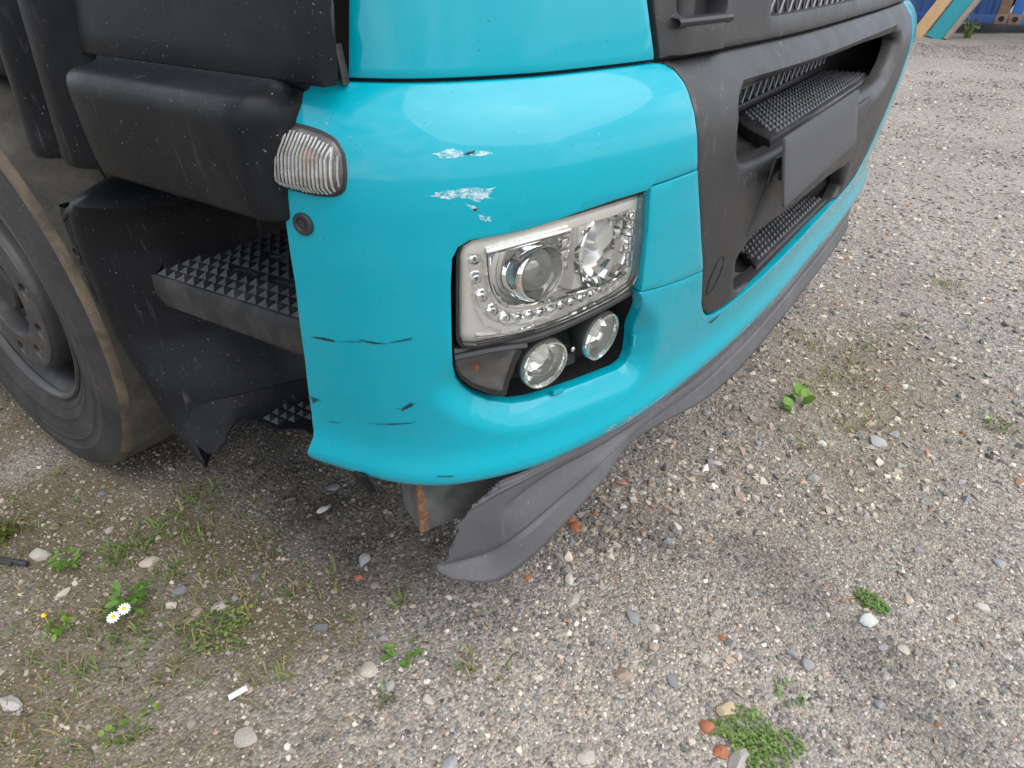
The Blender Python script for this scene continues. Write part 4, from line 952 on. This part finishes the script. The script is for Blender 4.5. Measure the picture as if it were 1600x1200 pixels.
# broken lower step
inner_ = [tuple(p) for p in well_plan(.425)[20:54:3]]
LST = [(.040, .648), (.030, .600), (.026, .560), (.035, .538), (.046, .548), (.056, .545), (.068, .553), (.082, .556), (.101, .561), (.119, .532), (.117, .512), (.126, .500), (.117, .478), (.134, .462), (.150, .440), (.150, .385), (.30, .385)] + inner_[::-1]
inner_line = inner_ + inner_[::-1]
def low_map(u, v, o):
    P = np.stack([u, v], -1); d = pdist(P, inner_line)
    return np.stack([u, v, .420 - .030 * sstep(.10, .02, u) + .030 * np.clip(1 - d / .05, 0, 1) ** 2 + o], -1)
low = panel('lower_step', LST, low_map, M['blackdeep'], truck, r=0, depth=.004, step=.012)
low['label'] = 'broken remains of the lower side step'
tread('step_stud', (.128, .526, .4205), (.06, -.998, 0), (1, .06, 0), 7, 8, .0215, .0212, .0085, M['sidetread'], low, skip=lambda u, v: u > .02 + v * 1.6)

# ------------------------------------------------------------------ front wheel
WX, WY, WZ = .055, 1.3976, .4856
whl = bpy.data.objects.new('wheel', None); whl.empty_display_size = .1; col.objects.link(whl); par(whl, truck)
RT = .50
def ring(name, prof, m, n=96, parent=whl, ang=38): return MB().lathe((0, WY, WZ), (1, 0, 0), prof, n).build(name, m, parent, ang)
tyre = ring('tyre', [(.082, .290), (.072, .298), (.066, .306), (.060, .320), (.0585, .323), (.0575, .3245), (.0585, .326), (.056, .331), (.050, .345), (.0485, .349), (.0475, .3505), (.0482, .352), (.043, .375), (.0395, .402), (.0378, .4035), (.0388, .405), (.038, .430), (.0367, .432), (.0375, .434), (.041, .455), (.0455, .472), (.0505, .4845)], M['tyre'])
ring('tyre_shoulder', [(.0505, .4845), (.0545, .4905), (.060, .4955), (.067, .4982)], M['shoulder'])
tp = [(.067, .4982)]
for gx_ in (.205, .275):
    tp += [(gx_ - .0045, .4998), (gx_ - .003, .490), (gx_ + .003, .490), (gx_ + .0045, .4998)]
tp += [(.318, .4985), (.330, .494), (.338, .482), (.346, .45), (.348, .41), (.335, .34), (.318, .300)]
ring('tyre_tread', tp, M['tread_rubber'], 128)
rim = ring('rim', [(.078, .286), (.066, .289), (.0615, .294), (.0605, .299), (.065, .3035), (.074, .302), (.080, .296)], M['rim'])
ring('rim_barrel', [(.080, .288), (.095, .276), (.115, .268), (.15, .262), (.19, .258), (.22, .24), (.225, .18)], M['rimdark'])
# disc with bevelled outer cone and hub opening; ten nut pockets are real holes
nutr, nn_ = .170, 10
holes = [[(nutr * math.cos(2 * math.pi * (k + .35) / nn_) + .0190 * math.cos(q), nutr * math.sin(2 * math.pi * (k + .35) / nn_) + .0190 * math.sin(q)) for q in np.linspace(0, 2 * math.pi, 18, endpoint=False)] for k in range(nn_)]
outer = [(.208 * math.cos(q), .208 * math.sin(q)) for q in np.linspace(0, 2 * math.pi, 96, endpoint=False)]
inner = [(.122 * math.cos(q), .122 * math.sin(q)) for q in np.linspace(0, 2 * math.pi, 64, endpoint=False)]
dmap = lambda u, v, o: np.stack([.0575 - np.broadcast_to(o, np.shape(u)), WY - np.asarray(u), WZ + np.asarray(v)], -1)
disc = panel('wheel_disc', outer, dmap, M['rim'], whl, holes=holes + [inner], r=.004, depth=.032, step=.02, bstep=.006)
ring('disc_cone', [(.0615, .208), (.066, .2115), (.075, .214), (.105, .2175), (.16, .225), (.20, .235)], M['rim'])
hb = ring('hub', [(.0615, .122), (.072, .117), (.10, .112), (.105, .085), (.098, .080), (.098, .062), (.075, .058), (.070, .052), (.070, .0005)], M['rimdark'], 48)
for k in range(8):
    q = 2 * math.pi * k / 8
    MB().lathe((.10, WY + .095 * math.cos(q), WZ + .095 * math.sin(q)), (-1, 0, 0), [(-.002, .009), (.010, .009), (.012, .007), (.012, .0004)], 6).build('hub_bolt', M['rimdark'], whl, angle=20)
ring('disc_backing', [(.0935, .118), (.094, .21)], M['rimdark'])
for k in range(nn_):
    q = 2 * math.pi * (k + .35) / nn_; c = (.093, WY - nutr * math.cos(q), WZ + nutr * math.sin(q))
    MB().lathe(c, (-1, 0, 0), [(0, .0145), (.004, .0145), (.005, .0125), (.021, .0118), (.023, .0095), (.023, .0055), (.030, .0050), (.031, .0003)], 6).build('wheel_nut', M['nut'], whl, angle=20)

# ------------------------------------------------------------------ rest of the cab and chassis (seen from a step aside)
ch = MB()
ch.box((1.30, 1.35, .70), (1.5, 2.1, .16), None, .01).box((.86, 4.0, .82), (.09, 5.2, .26), None, .01).box((1.74, 4.0, .82), (.09, 5.2, .26), None, .01)
ch.build('chassis_frame', M['metaldark'], truck)
MB().tube([(.34, WY, WZ), (2.26, WY, WZ)], .06, 12).build('front_axle', M['metaldark'], truck)
MB().box((1.30, .30, .45), (1.5, .12, .10), None, .01).build('front_crossmember', M['metaldark'], truck)
MB().lathe((2.545, WY, WZ), (-1, 0, 0), [(.05, .30), (.02, .33), (.0, .42), (.005, .48), (.02, .498), (.27, .498), (.29, .47), (.29, .3)], 64).build('far_wheel', M['tyre'], truck)
cab = MB()
cab.box((1.30, 1.12, 2.16), (2.36, 1.92, 1.40), None, .12); cab.build('cab_shell', M['paint'], truck)
MB().box((1.30, 1.12, 1.22), (2.34, 1.86, .52), None, .03).build('cab_lower_shell', M['blackdeep'], truck)
MB().box((1.30, .135, 2.15), (2.0, .04, .85), ((1, 0, 0), (0, .985, -.17), (0, .17, .985)), .015).build('windscreen', M['glass'], truck)
MB().box((.112, .95, 2.25), (.03, .85, .70), None, .01).build('door_window', M['glass'], truck)
for x in (.13, 2.47): MB().box((x, 1.45, 1.14), (.12, 1.25, .09), None, .02).build('mudguard_top', M['black'], truck)
MB().box((1.30, 4.4, 2.2), (2.45, 4.4, 2.5), None, .03).build('cargo_body', M['cont_blue'] if False else M['paint'], truck)

# ------------------------------------------------------------------ loose stones and brick bits one can pick out
def stone(name, x, y, size, c, label, cat='stone', group=None, flat=.6, seed=0, rot=None):
    r = np.random.default_rng(seed + 500); bm = bmesh.new(); bmesh.ops.create_icosphere(bm, subdivisions=2, radius=1)
    ph = r.uniform(0, 6, 9); axs = r.normal(size=(7, 3)); axs /= np.linalg.norm(axs, axis=1)[:, None]; ct = r.uniform(.52, .85, 7)
    sx, sy = r.uniform(1.0, 1.45), r.uniform(.75, 1.0); th = r.uniform(0, 6.28) if rot is None else rot; V = []
    for v in bm.verts:
        p = np.array(v.co)
        for a, k in zip(axs, ct):
            d = p @ a
            if d > k: p = p - a * (d - k) * .9
        p = p * (1 + .05 * math.sin(5 * p[0] + ph[0]) + .05 * math.sin(6 * p[1] + ph[1]))
        p = p * np.array([sx, sy, flat]) * size; V.append((p[0] * math.cos(th) - p[1] * math.sin(th) + x, p[0] * math.sin(th) + p[1] * math.cos(th) + y, p[2] + float(hgt(x, y)) + size * flat * .25))
    bm.verts.index_update(); F = [[q.index for q in f.verts] for f in bm.faces]; bm.free()
    C = np.array([[*c, 1]] * len(V)) * np.r_[np.ones(3), 1] 
    o = finish(name, V, F, M['stone'], None, 28, {'col': ('FLOAT_COLOR', C)})
    return tag(o, label, cat, group)
PALE = (.46, .43, .37); GREY = (.27, .27, .275); DARK = (.12, .125, .13); WHITE = (.66, .65, .62); BRICK = (.36, .135, .075); TAN = (.42, .33, .22)
special = [
 (-.180, 1.05, .030, PALE, 'large pale flat stone beside the black rubber strip'),
 (-.058, .689, .021, (.20, .20, .205), 'grey stone at the far edge of the clover clump'),
 (-.385, .714, .024, (.42, .39, .36), 'long pinkish stone among dry grass'),
 (-.182, .305, .024, (.36, .33, .29), 'wedge shaped beige stone near the white paper scrap'),
 (.033, .221, .024, (.45, .40, .33), 'rounded cream stone lying behind a small green weed'),
 (.709, -.549, .022, (.50, .51, .48), 'pale grey-green flat stone beside the creeping weed strip'),
 (-.051, .822, .021, (.48, .42, .34), 'beige stone wedged against the grass patch'),
 (-.205, .895, .018, (.52, .47, .40), 'cream stone beside the leafy sprout'),
 (-.041, .577, .020, (.44, .38, .36), 'pinkish round stone on the clover clump'),
 (1.276, -.323, .018, WHITE, 'single white pebble in front of the bumper'),
 (1.374, -.455, .026, (.40, .40, .39), 'broad pale grey stone beyond the white pebble'),
 (.284, .624, .016, (.42, .41, .38), 'light stone on the darker gravel beside the steel beam'),
 (.228, .426, .020, (.30, .30, .31), 'smooth grey stone left of the torn spoiler tip'),
 (.402, -.019, .020, (.40, .38, .33), 'beige stone in front of the torn spoiler tip'),
 (.348, -.374, .021, (.42, .34, .22), 'tan stone above the round brick fragment'),
 (.271, -.423, .026, (.36, .33, .31), 'speckled pale stone touching the creeping weed mat'),
 (.183, .40, .013, BRICK, 'small orange brick chip near the grass blades'),
 (.596, .085, .022, BRICK, 'orange brick lump beside the hanging spoiler'),
 (.611, .104, .014, BRICK, 'smaller orange brick lump behind the larger one'),
 (.299, -.355, .017, BRICK, 'round orange brick fragment at the weed mat edge'),
 (.270, -.392, .017, BRICK, 'angular orange brick fragment against the weed mat'),
 (.494, -.316, .011, BRICK, 'tiny round orange brick pellet alone on gravel'),
 (.805, .066, .018, (.38, .23, .18), 'reddish flat pebble behind the brick lumps'),
 (.401, .093, .011, BRICK, 'small orange chip below the spoiler tip'),
 (1.107, -.341, .022, (.30, .28, .26), 'brownish grey stone nearer than the white pebble'),
 (.346, -.269, .016, (.22, .22, .225), 'dark grey pebble between weed mat and spoiler'),
]
for i, (x, y, s_, c, lab) in enumerate(special): stone('brick_fragment' if c == BRICK else 'stone', x, y, s_ * .85, tuple(np.array(c) * .82), lab, 'brick fragment' if c == BRICK else 'stone', seed=i, flat=.55)
extra = [(-.094, .598), (1.182, -.176), (.055, .587), (.306, -.188), (.102, .246), (.435, -.192), (.448, .016), (.54, -.442), (.671, -.621), (-.015, -.016), (.011, 1.144), (-.049, 1.002), (.048, .364), (.354, .666), (.033, .163), (.132, -.201), (1.192, -.419), (.978, -.608), (1.038, -.763), (1.027, -.109), (2.156, -.295), (.436, -.145), (.395, -.207), (.529, -.47), (.656, -.586)]
rs = np.random.default_rng(12)
for i in range(30):
    d = 2.1 * rs.uniform() ** .8 + .1; a = rs.uniform(-1.5, 2.0); x, y = .1 + d * math.cos(a), -.1 + d * math.sin(a)
    if (x > .02 and y > .2) or y < -1.0: continue
    extra.append((x, y))
PL = {'pale beige': (.40, .36, .31), 'mid grey': (.25, .25, .252), 'dark slate': (.13, .135, .145), 'brownish': (.28, .215, .165)}
for i, (x, y) in enumerate(extra):
    k = list(PL)[rs.choice(4, p=[.35, .35, .17, .13])]
    stone('stone', x, y, rs.uniform(.009, .016), tuple(np.array(PL[k]) * rs.uniform(.85, 1.15)), f'{k} thumb sized stone lying loose on the gravel', 'stone', f'loose {k} stones', seed=100 + i, flat=rs.uniform(.45, .7))

# ------------------------------------------------------------------ weeds
def blades(n, rad, h, seed, dry=.15, spread=1.0, w=.0016):
    r = np.random.default_rng(seed); V = []; F = []; C = []
    for _ in range(n):
        a = r.uniform(0, 6.28); d = rad * math.sqrt(r.uniform()); x, y = d * math.cos(a), d * math.sin(a)
        hh = h * r.uniform(.45, 1.1); da = r.uniform(0, 6.28); ln = hh * spread * r.uniform(.3, 1.1)
        ux, uy = math.cos(da), math.sin(da); ww = w * r.uniform(.7, 1.4)
        c = np.array((.125, .17, .045)) * r.uniform(.7, 1.5) if r.uniform() > dry else np.array((.30, .24, .11)) * r.uniform(.7, 1.2)
        n0 = len(V)
        for k, (t, q) in enumerate(((0, 1), (.4, .95), (.75, .65), (1, .05))):
            px, py, pz = x + ux * ln * t ** 1.6, y + uy * ln * t ** 1.6, hh * (t - .35 * spread * t * t)
            V += [(px - uy * ww * q, py + ux * ww * q, pz), (px + uy * ww * q, py - ux * ww * q, pz + .0006)]; C += [(*c, 1)] * 2
        F += [(n0 + 2 * k, n0 + 2 * k + 1, n0 + 2 * k + 3, n0 + 2 * k + 2) for k in range(3)]
    return V, F, C
def leaves(n, rad, h, ll, lw, seed, colr=(.085, .17, .028), upright=.6, base=(0, 0)):
    r = np.random.default_rng(seed); V = []; F = []; C = []
    for _ in range(n):
        a = r.uniform(0, 6.28); d = rad * math.sqrt(r.uniform()); o = np.array((base[0] + d * math.cos(a), base[1] + d * math.sin(a), h * r.uniform(.05, 1)))
        da = a + r.normal(0, .8); el = r.uniform(-.1, upright); dr = np.array((math.cos(da) * math.cos(el), math.sin(da) * math.cos(el), math.sin(el))); sd = np.array((-math.sin(da), math.cos(da), r.normal(0, .25)))
        l, w = ll * r.uniform(.6, 1.25), lw * r.uniform(.7, 1.2); c = np.array(colr) * r.uniform(.65, 1.5); n0 = len(V)
        dn = np.array((0, 0, -1))
        for t, q in ((0, .1), (.3, .85), (.6, 1), (.85, .6), (1, .02)):
            p = o + dr * l * t + dn * l * .25 * t * t; V += [tuple(p - sd * w * q), tuple(p + dn * w * .25 * q * -1 * -.6), tuple(p + sd * w * q)]; C += [(*c, 1)] * 3
        for k in range(4):
            b = n0 + 3 * k; F += [(b, b + 1, b + 4, b + 3), (b + 1, b + 2, b + 5, b + 4)]
    return V, F, C
def plant(name, x, y, parts, label, cat, group=None):
    V, F, C = [], [], []
    for v, f, c in parts:
        n0 = len(V); V += [(p[0] + x, p[1] + y, p[2] + float(hgt(x, y))) for p in v]; F += [tuple(i + n0 for i in q) for q in f]; C += list(c)
    o = finish(name, V, F, M['leaf'], None, 60, {'col': ('FLOAT_COLOR', np.array(C))}); return tag(o, label, cat, group)
GR = [(.035, .872, 34, .050, .035), (-.006, .912, 26, .045, .03), (-.077, .91, 34, .04, .045), (.049, .815, 26, .04, .03), (-.044, .887, 24, .035, .03), (.152, .917, 18, .035, .04), (.154, .853, 14, .03, .03), (.111, .936, 16, .03, .04), (-.031, .743, 18, .03, .035), (-.052, .758, 14, .03, .03), (-.093, .867, 14, .03, .03)]
for i, (x, y, n, rad, h) in enumerate(GR): plant('grass_tuft', x, y, [blades(n, rad, h, i, .05, 1.2, .0017)], 'low dark green grass tuft in front of the wheel', 'grass', 'grass tufts by the wheel')
GD = [(-.332, .694), (-.267, .670), (-.313, .773), (-.298, .633), (-.125, .325), (-.077, .358), (.012, .159), (.155, .067), (.124, .066), (.157, .454), (.135, .409), (.09, .46), (.184, .278), (-.056, .327), (-.278, .464), (-.355, .587), (.033, .767), (.204, .78), (.121, .604), (.021, .653), (-.183, .769), (-.215, .746), (-.305, .714), (-.167, .488), (.176, .013), (-.24, .60), (-.20, .52), (-.13, .60), (-.16, .66), (-.22, .69)]
for i, (x, y) in enumerate(GD): plant('grass_tuft', x, y, [blades(int(rs.integers(7, 16)), .02, rs.uniform(.025, .045), 50 + i, .4, .9, .0016)], 'sparse yellowing grass tuft on the near gravel', 'grass', 'sparse yellowing tufts')
GF = [(1.86, -.286), (1.702, -.347), (1.669, -.265), (1.844, -.184), (1.47, -.443), (1.657, -.715), (2.657, -.524), (2.699, -.472), (1.895, -.094), (1.258, -.296), (1.649, -.732), (1.78, -.31), (1.55, -.25), (1.95, -.33), (2.2, -.42), (1.40, -.36)]
for i, (x, y) in enumerate(GF): plant('grass_tuft', x, y, [blades(22, .05, .035, 90 + i, .35, 1.2, .0018)], 'yellow-green grass tuft in front of the bumper', 'grass', 'tufts in front of the bumper')
plant('grass_tuft', -.205, 1.195, [blades(70, .035, .08, 140, .25, .6, .0018), leaves(26, .03, .06, .018, .005, 141, (.17, .19, .03))], 'tall yellow-green grass clump in front of the tyre', 'grass')
LF = [(-.159, .962, 26, .018, .045, .024, .0055, (.12, .22, .03), 'upright bright green leafy sprout beside a cream stone'), (-.143, .740, 44, .026, .05, .028, .0065, (.10, .20, .03), 'leafy green weed standing behind the daisies'), (-.251, .813, 22, .02, .02, .02, .005, (.13, .22, .03), 'small green sprout beside the yellow flower bud'), (.097, .189, 12, .022, .012, .026, .0065, (.11, .20, .04), 'flat green rosette weed on bare gravel'), (1.416, -.219, 12, .03, .05, .05, .013, (.11, .21, .03), 'broad leaved weed in front of the bumper'), (-.31, .501, 12, .015, .02, .018, .005, (.13, .21, .03), 'small leafy seedling among dry grass'), (-.245, .489, 9, .015, .02, .018, .004, (.14, .2, .04), 'tiny pale seedling beside the leafy seedling'), (.448, -.464, 22, .03, .008, .009, .004, (.10, .19, .04), 'little creeping weed beside the large weed mat')]
for i, (x, y, n, rad, h, ll, lw, c, lab) in enumerate(LF): plant('weed', x, y, [leaves(n, rad, h, ll, lw, 160 + i, c, .9)], lab, 'weed')
def mat_of(cx, cy, n, rad, h, seed, c): return leaves(int(n * 1.1), rad, h, .0062, .0027, seed, tuple(np.array(c) * (1.5, 1.15, 1.3)), .5, (cx, cy))
plant('weed', -.07, .536, [leaves(110, .055, .02, .008, .0038, 180, (.13, .19, .05), .5), leaves(45, .03, .025, .008, .004, 181, (.17, .21, .05), .5, (.03, -.015)), leaves(40, .028, .02, .008, .004, 182, (.12, .19, .06), .5, (-.045, .01)), blades(60, .075, .045, 183, .6, 1.3, .0013)], 'clover clump with dry stalks between pale stones', 'weed')
plant('weed', .761, -.546, [mat_of(0, 0, 140, .022, .012, 190, (.07, .17, .03)), mat_of(.008, .020, 60, .014, .01, 191, (.08, .17, .03)), mat_of(-.010, -.021, 70, .014, .012, 192, (.07, .18, .03)), blades(14, .05, .012, 193, 1, 3, .001)], 'narrow strip of creeping weed beside a pale flat stone', 'weed')
plant('weed', .335, -.420, [mat_of(0, 0, 260, .042, .010, 200, (.085, .18, .035)), mat_of(-.03, -.008, 160, .03, .010, 201, (.09, .18, .035)), mat_of(-.045, -.03, 80, .02, .01, 202, (.08, .17, .03)), mat_of(.01, -.065, 130, .026, .010, 203, (.09, .18, .04)), mat_of(-.03, .05, 40, .014, .01, 204, (.10, .19, .04)), mat_of(-.02, -.055, 60, .02, .01, 205, (.09, .17, .04)), mat_of(-.016, .028, 40, .02, .01, 206, (.09, .17, .04)), mat_of(.0, -.04, 50, .02, .01, 207, (.09, .17, .04))], 'wide mat of creeping weed beside two brick fragments', 'weed')
plant('weed', -.175, .66, [leaves(60, .05, .012, .010, .003, 210, (.12, .17, .04), .4)], 'thin mossy ground weed under the daisies', 'weed')
gw = np.random.default_rng(77); V, F, C = [], [], []
for k in range(900):
    x, y = gw.uniform(-.75, .35), gw.uniform(.05, 1.35)
    if soil(np.array([x]), np.array([y]))[0] * (noise2(np.array([x]), np.array([y]), 7, 44)[0] + .75) < .55 or (x > .0 and y > .95): continue
    v, f, c = blades(int(gw.integers(3, 9)), .014, gw.uniform(.012, .026), 1000 + k, .45, 1.3, .0011)
    n0 = len(V); h0 = float(hgt(x, y)); V += [(p[0] + x, p[1] + y, p[2] + h0) for p in v]; F += [tuple(i + n0 for i in q) for q in f]; C += list(c)
tag(finish('ground_cover', V, F, M['leaf'], None, 60, {'col': ('FLOAT_COLOR', np.array(C))}), 'thin scattering of short yellow-green blades over the soil', 'grass', kind='stuff')
# ---- daisies
def daisy(x, y, tilt, lab):
    e = empty('daisy', (x, y, float(hgt(x, y))))
    c = Vector((x + tilt[0] * .02, y + tilt[1] * .02, float(hgt(x, y)) + .045)); ax_ = Vector((tilt[0] * .5, tilt[1] * .5, 1)).normalized()
    MB().tube([(x, y, hgt(x, y) - .004), (x + tilt[0] * .006, y + tilt[1] * .006, hgt(x, y) + .025), tuple(c)], .0008, 5).build('stem', M['stemgreen'], e)
    MB().lathe(c, ax_, [(0, .0042), (.0016, .0038), (.0028, .002), (.003, .0002)], 14).build('flower_centre', M['pollen'], e)
    t = ax_.orthogonal().normalized(); b = ax_.cross(t)
    for k in range(13):
        q = 2 * math.pi * k / 13; d = t * math.cos(q) + b * math.sin(q); w = ax_.cross(d)
        MB().add([c + d * .003 - w * .0008, c + d * .003 + w * .0008, c + d * .008 + w * .0019 - ax_ * .0006, c + d * .0125 + w * .0011 - ax_ * .0016, c + d * .0125 - w * .0011 - ax_ * .0016, c + d * .008 - w * .0019 - ax_ * .0006], [(0, 1, 2, 5), (5, 2, 3, 4)]).build('petal', M['petal'], e)
    tag(e, lab, 'flower')
M['stemgreen'] = m_simple('green_stem', (.10, .17, .04), .6, bmp=0)
daisy(-.155, .715, (-.5, -.6), 'open white daisy beside the leafy weed')
daisy(-.182, .712, (-.3, -.5), 'open white daisy standing clear of the leafy weed')
yb = MB().lathe((-.262, .838, float(hgt(-.262, .838)) + .030), (0, 0, 1), [(-.002, .003), (0, .0052), (.003, .0045), (.0052, .002), (.0055, .0003)], 12).tube([(-.262, .838, float(hgt(-.262, .838)) - .003), (-.262, .838, float(hgt(-.262, .838)) + .029)], .0007, 5).build('flower_bud', M['pollen'])
tag(yb, 'yellow petal-less flower bud on a thin stem', 'flower')
# ---- paper scrap and rubber strip
ps = MB(); x0, y0 = -.14, .38; g = float(hgt(x0, y0)) + .009
ps.grid([[(x0 + .92 * u - .38 * v * 1, y0 - .38 * u - .92 * v, g + .002 * math.sin(60 * u) + (.002 if v > .006 else 0)) for v in np.linspace(-.007, .007, 4)] for u in np.linspace(-.017, .017, 9)])
tag(ps.build('paper_scrap', M['paper'], None, solid=.0006), 'small torn scrap of white paper on gravel', 'paper')
cb = MB().tube([(-.32, 1.24, .010), (-.27, 1.155, .012), (-.243, 1.105, .010), (-.224, 1.065, .009), (-.212, 1.04, .007)], .0065, 8); cb.tube([(-.325, 1.235, .018), (-.275, 1.15, .019), (-.25, 1.10, .016), (-.232, 1.064, .012)], .004, 8)
tag(cb.build('rubber_strip', M['cable'], None), 'black rubber strip lying at the edge of the gravel', 'strip')

# ------------------------------------------------------------------ far yard: containers and leaning panels
def container(name, x, y0, y1, m, label):
    e = empty(name, (x + 1.2, (y0 + y1) / 2, 0)); n = 22; w = MB(); P = []
    ys_ = []; xs_ = []
    yy = y0 + .16
    while yy < y1 - .16:
        for dy, dx in ((0, 0), (.07, 0), (.105, .036), (.175, .036), (.21, 0)):
            if yy + dy <= y1 - .15: ys_.append(yy + dy); xs_.append(x + .03 + dx)
        yy += .21001
    w.grid([[(a, b, .30), (a, b, 2.45)] for a, b in zip(xs_, ys_)]); w.build('corrugated_wall', m, e, angle=20)
    w2 = MB().add([(x + 6, y0 + .03, .3), (x, y0 + .03, .3), (x, y0 + .03, 2.45), (x + 6, y0 + .03, 2.45)], [(0, 1, 2, 3)]).add([(x, y1 - .03, .3), (x + 6, y1 - .03, .3), (x + 6, y1 - .03, 2.45), (x, y1 - .03, 2.45)], [(0, 1, 2, 3)]); w2.build('side_wall', m, e, angle=0)
    MB().box((x + .07, (y0 + y1) / 2, .235), (.14, y1 - y0 - .3, .13), None, .006).build('bottom_rail', m, e)
    MB().box((x + .07, (y0 + y1) / 2, 2.50), (.14, y1 - y0 - .3, .12), None, .006).build('top_rail', m, e)
    MB().box((x + 3, (y0 + y1) / 2, 2.55), (6, y1 - y0 - .1, .03)).build('roof', m, e)
    for y in (y0 + .08, y1 - .08):
        MB().box((x + .08, y, 1.38), (.16, .16, 2.12), None, .01).build('corner_post', m if m is M['cont_blue2'] else M['rustbrown'], e)
        for z in (.245, 2.53):
            c = MB().box((x + .085, y, z), (.19, .18, .15), None, .012).build('corner_casting', M['rustbrown'], e)
            MB().lathe((x - .0115, y, z), (-1, 0, 0), [(0, .001), (0, .042), (-.004, .044)], 16).build('casting_hole', M['hole'], c)
    tag(e, label, 'container'); return e
container('shipping_container', 14.35, -.13, 2.31, M['cont_blue'], 'dull blue shipping container with rust brown corner posts')
container('shipping_container', 14.35, -2.6, -.16, M['cont_blue2'], 'brighter blue shipping container with all blue corner posts')
def leaner(name, base, top, w, th, m, label, cat):
    b, t = Vector(base), Vector(top); d = (t - b); l = d.length; d.normalize(); u = Vector((.25, .97, 0)); u = (u - d * u.dot(d)).normalized(); n = d.cross(u)
    o = MB().box((b + t) / 2 + Vector((0, 0, .01)), (w, l, th), (u, d, n), .004).build(name, m); return tag(o, label, cat)
leaner('timber_plank', (13.2, 1.00, 0), (13.9, .08, 2.0), .20, .05, M['wood'], 'orange-brown timber plank leaning behind the truck', 'plank')
leaner('painted_board', (13.15, .74, 0), (13.85, -.18, 2.0), .26, .03, M['tealboard'], 'teal painted board leaning beside the timber plank', 'board')
leaner('timber_post', (13.1, .56, 0), (13.8, -.36, 2.0), .07, .07, M['woodgrey'], 'thin grey timber batten leaning on the teal board', 'batten')
plant('weed', 13.6, .30, [blades(20, .08, .4, 300, .1, .5, .008), leaves(24, .1, .35, .09, .02, 301, (.16, .24, .10), 1.0)], 'pale weed growing at the foot of the dull blue container', 'weed')

# ------------------------------------------------------------------ labels: the one of a look-alike group that lies closest to a landmark says so
marks = {'the white paper scrap': (-.14, .38), 'the daisies': (-.17, .71), 'the torn spoiler tip': (.30, .22), 'the round orange brick fragment': (.299, -.355), 'the white pebble': (1.276, -.323), 'the narrow strip of creeping weed': (.761, -.546), 'the clover clump': (-.07, .536), 'the large pale flat stone': (-.18, 1.05), 'the flat green rosette weed': (.097, .189), 'the broad leaved weed': (1.416, -.219), 'the orange brick lump': (.596, .085), 'the upright leafy sprout': (-.159, .962), 'the tiny round brick pellet': (.494, -.316), 'the black rubber strip': (-.22, 1.08), 'the wedge shaped beige stone': (-.182, .305), 'the yellow flower bud': (-.262, .838)}
groups = {}
for o in scene.objects:
    if 'group' in o and o.parent is None and o.type == 'MESH':
        v = np.empty(len(o.data.vertices) * 3, np.float32); o.data.vertices.foreach_get('co', v); groups.setdefault(o['group'], []).append((o, v.reshape(-1, 3)[:, :2].mean(0)))
for g_, mem in groups.items():
    done = set()
    for lm, p in marks.items():
        d = sorted((float(np.hypot(*(c - np.array(p)))), i) for i, (o, c) in enumerate(mem))
        if d[0][0] < .16 and d[0][1] not in done:
            o = mem[d[0][1]][0]; done.add(d[0][1])
            base = {'grass': o['label'].split(' grass tuft')[0] + ' grass tuft', 'stone': o['label'].split(' lying')[0]}[o['category']]
            o['label'] = base + ' closest to ' + lm
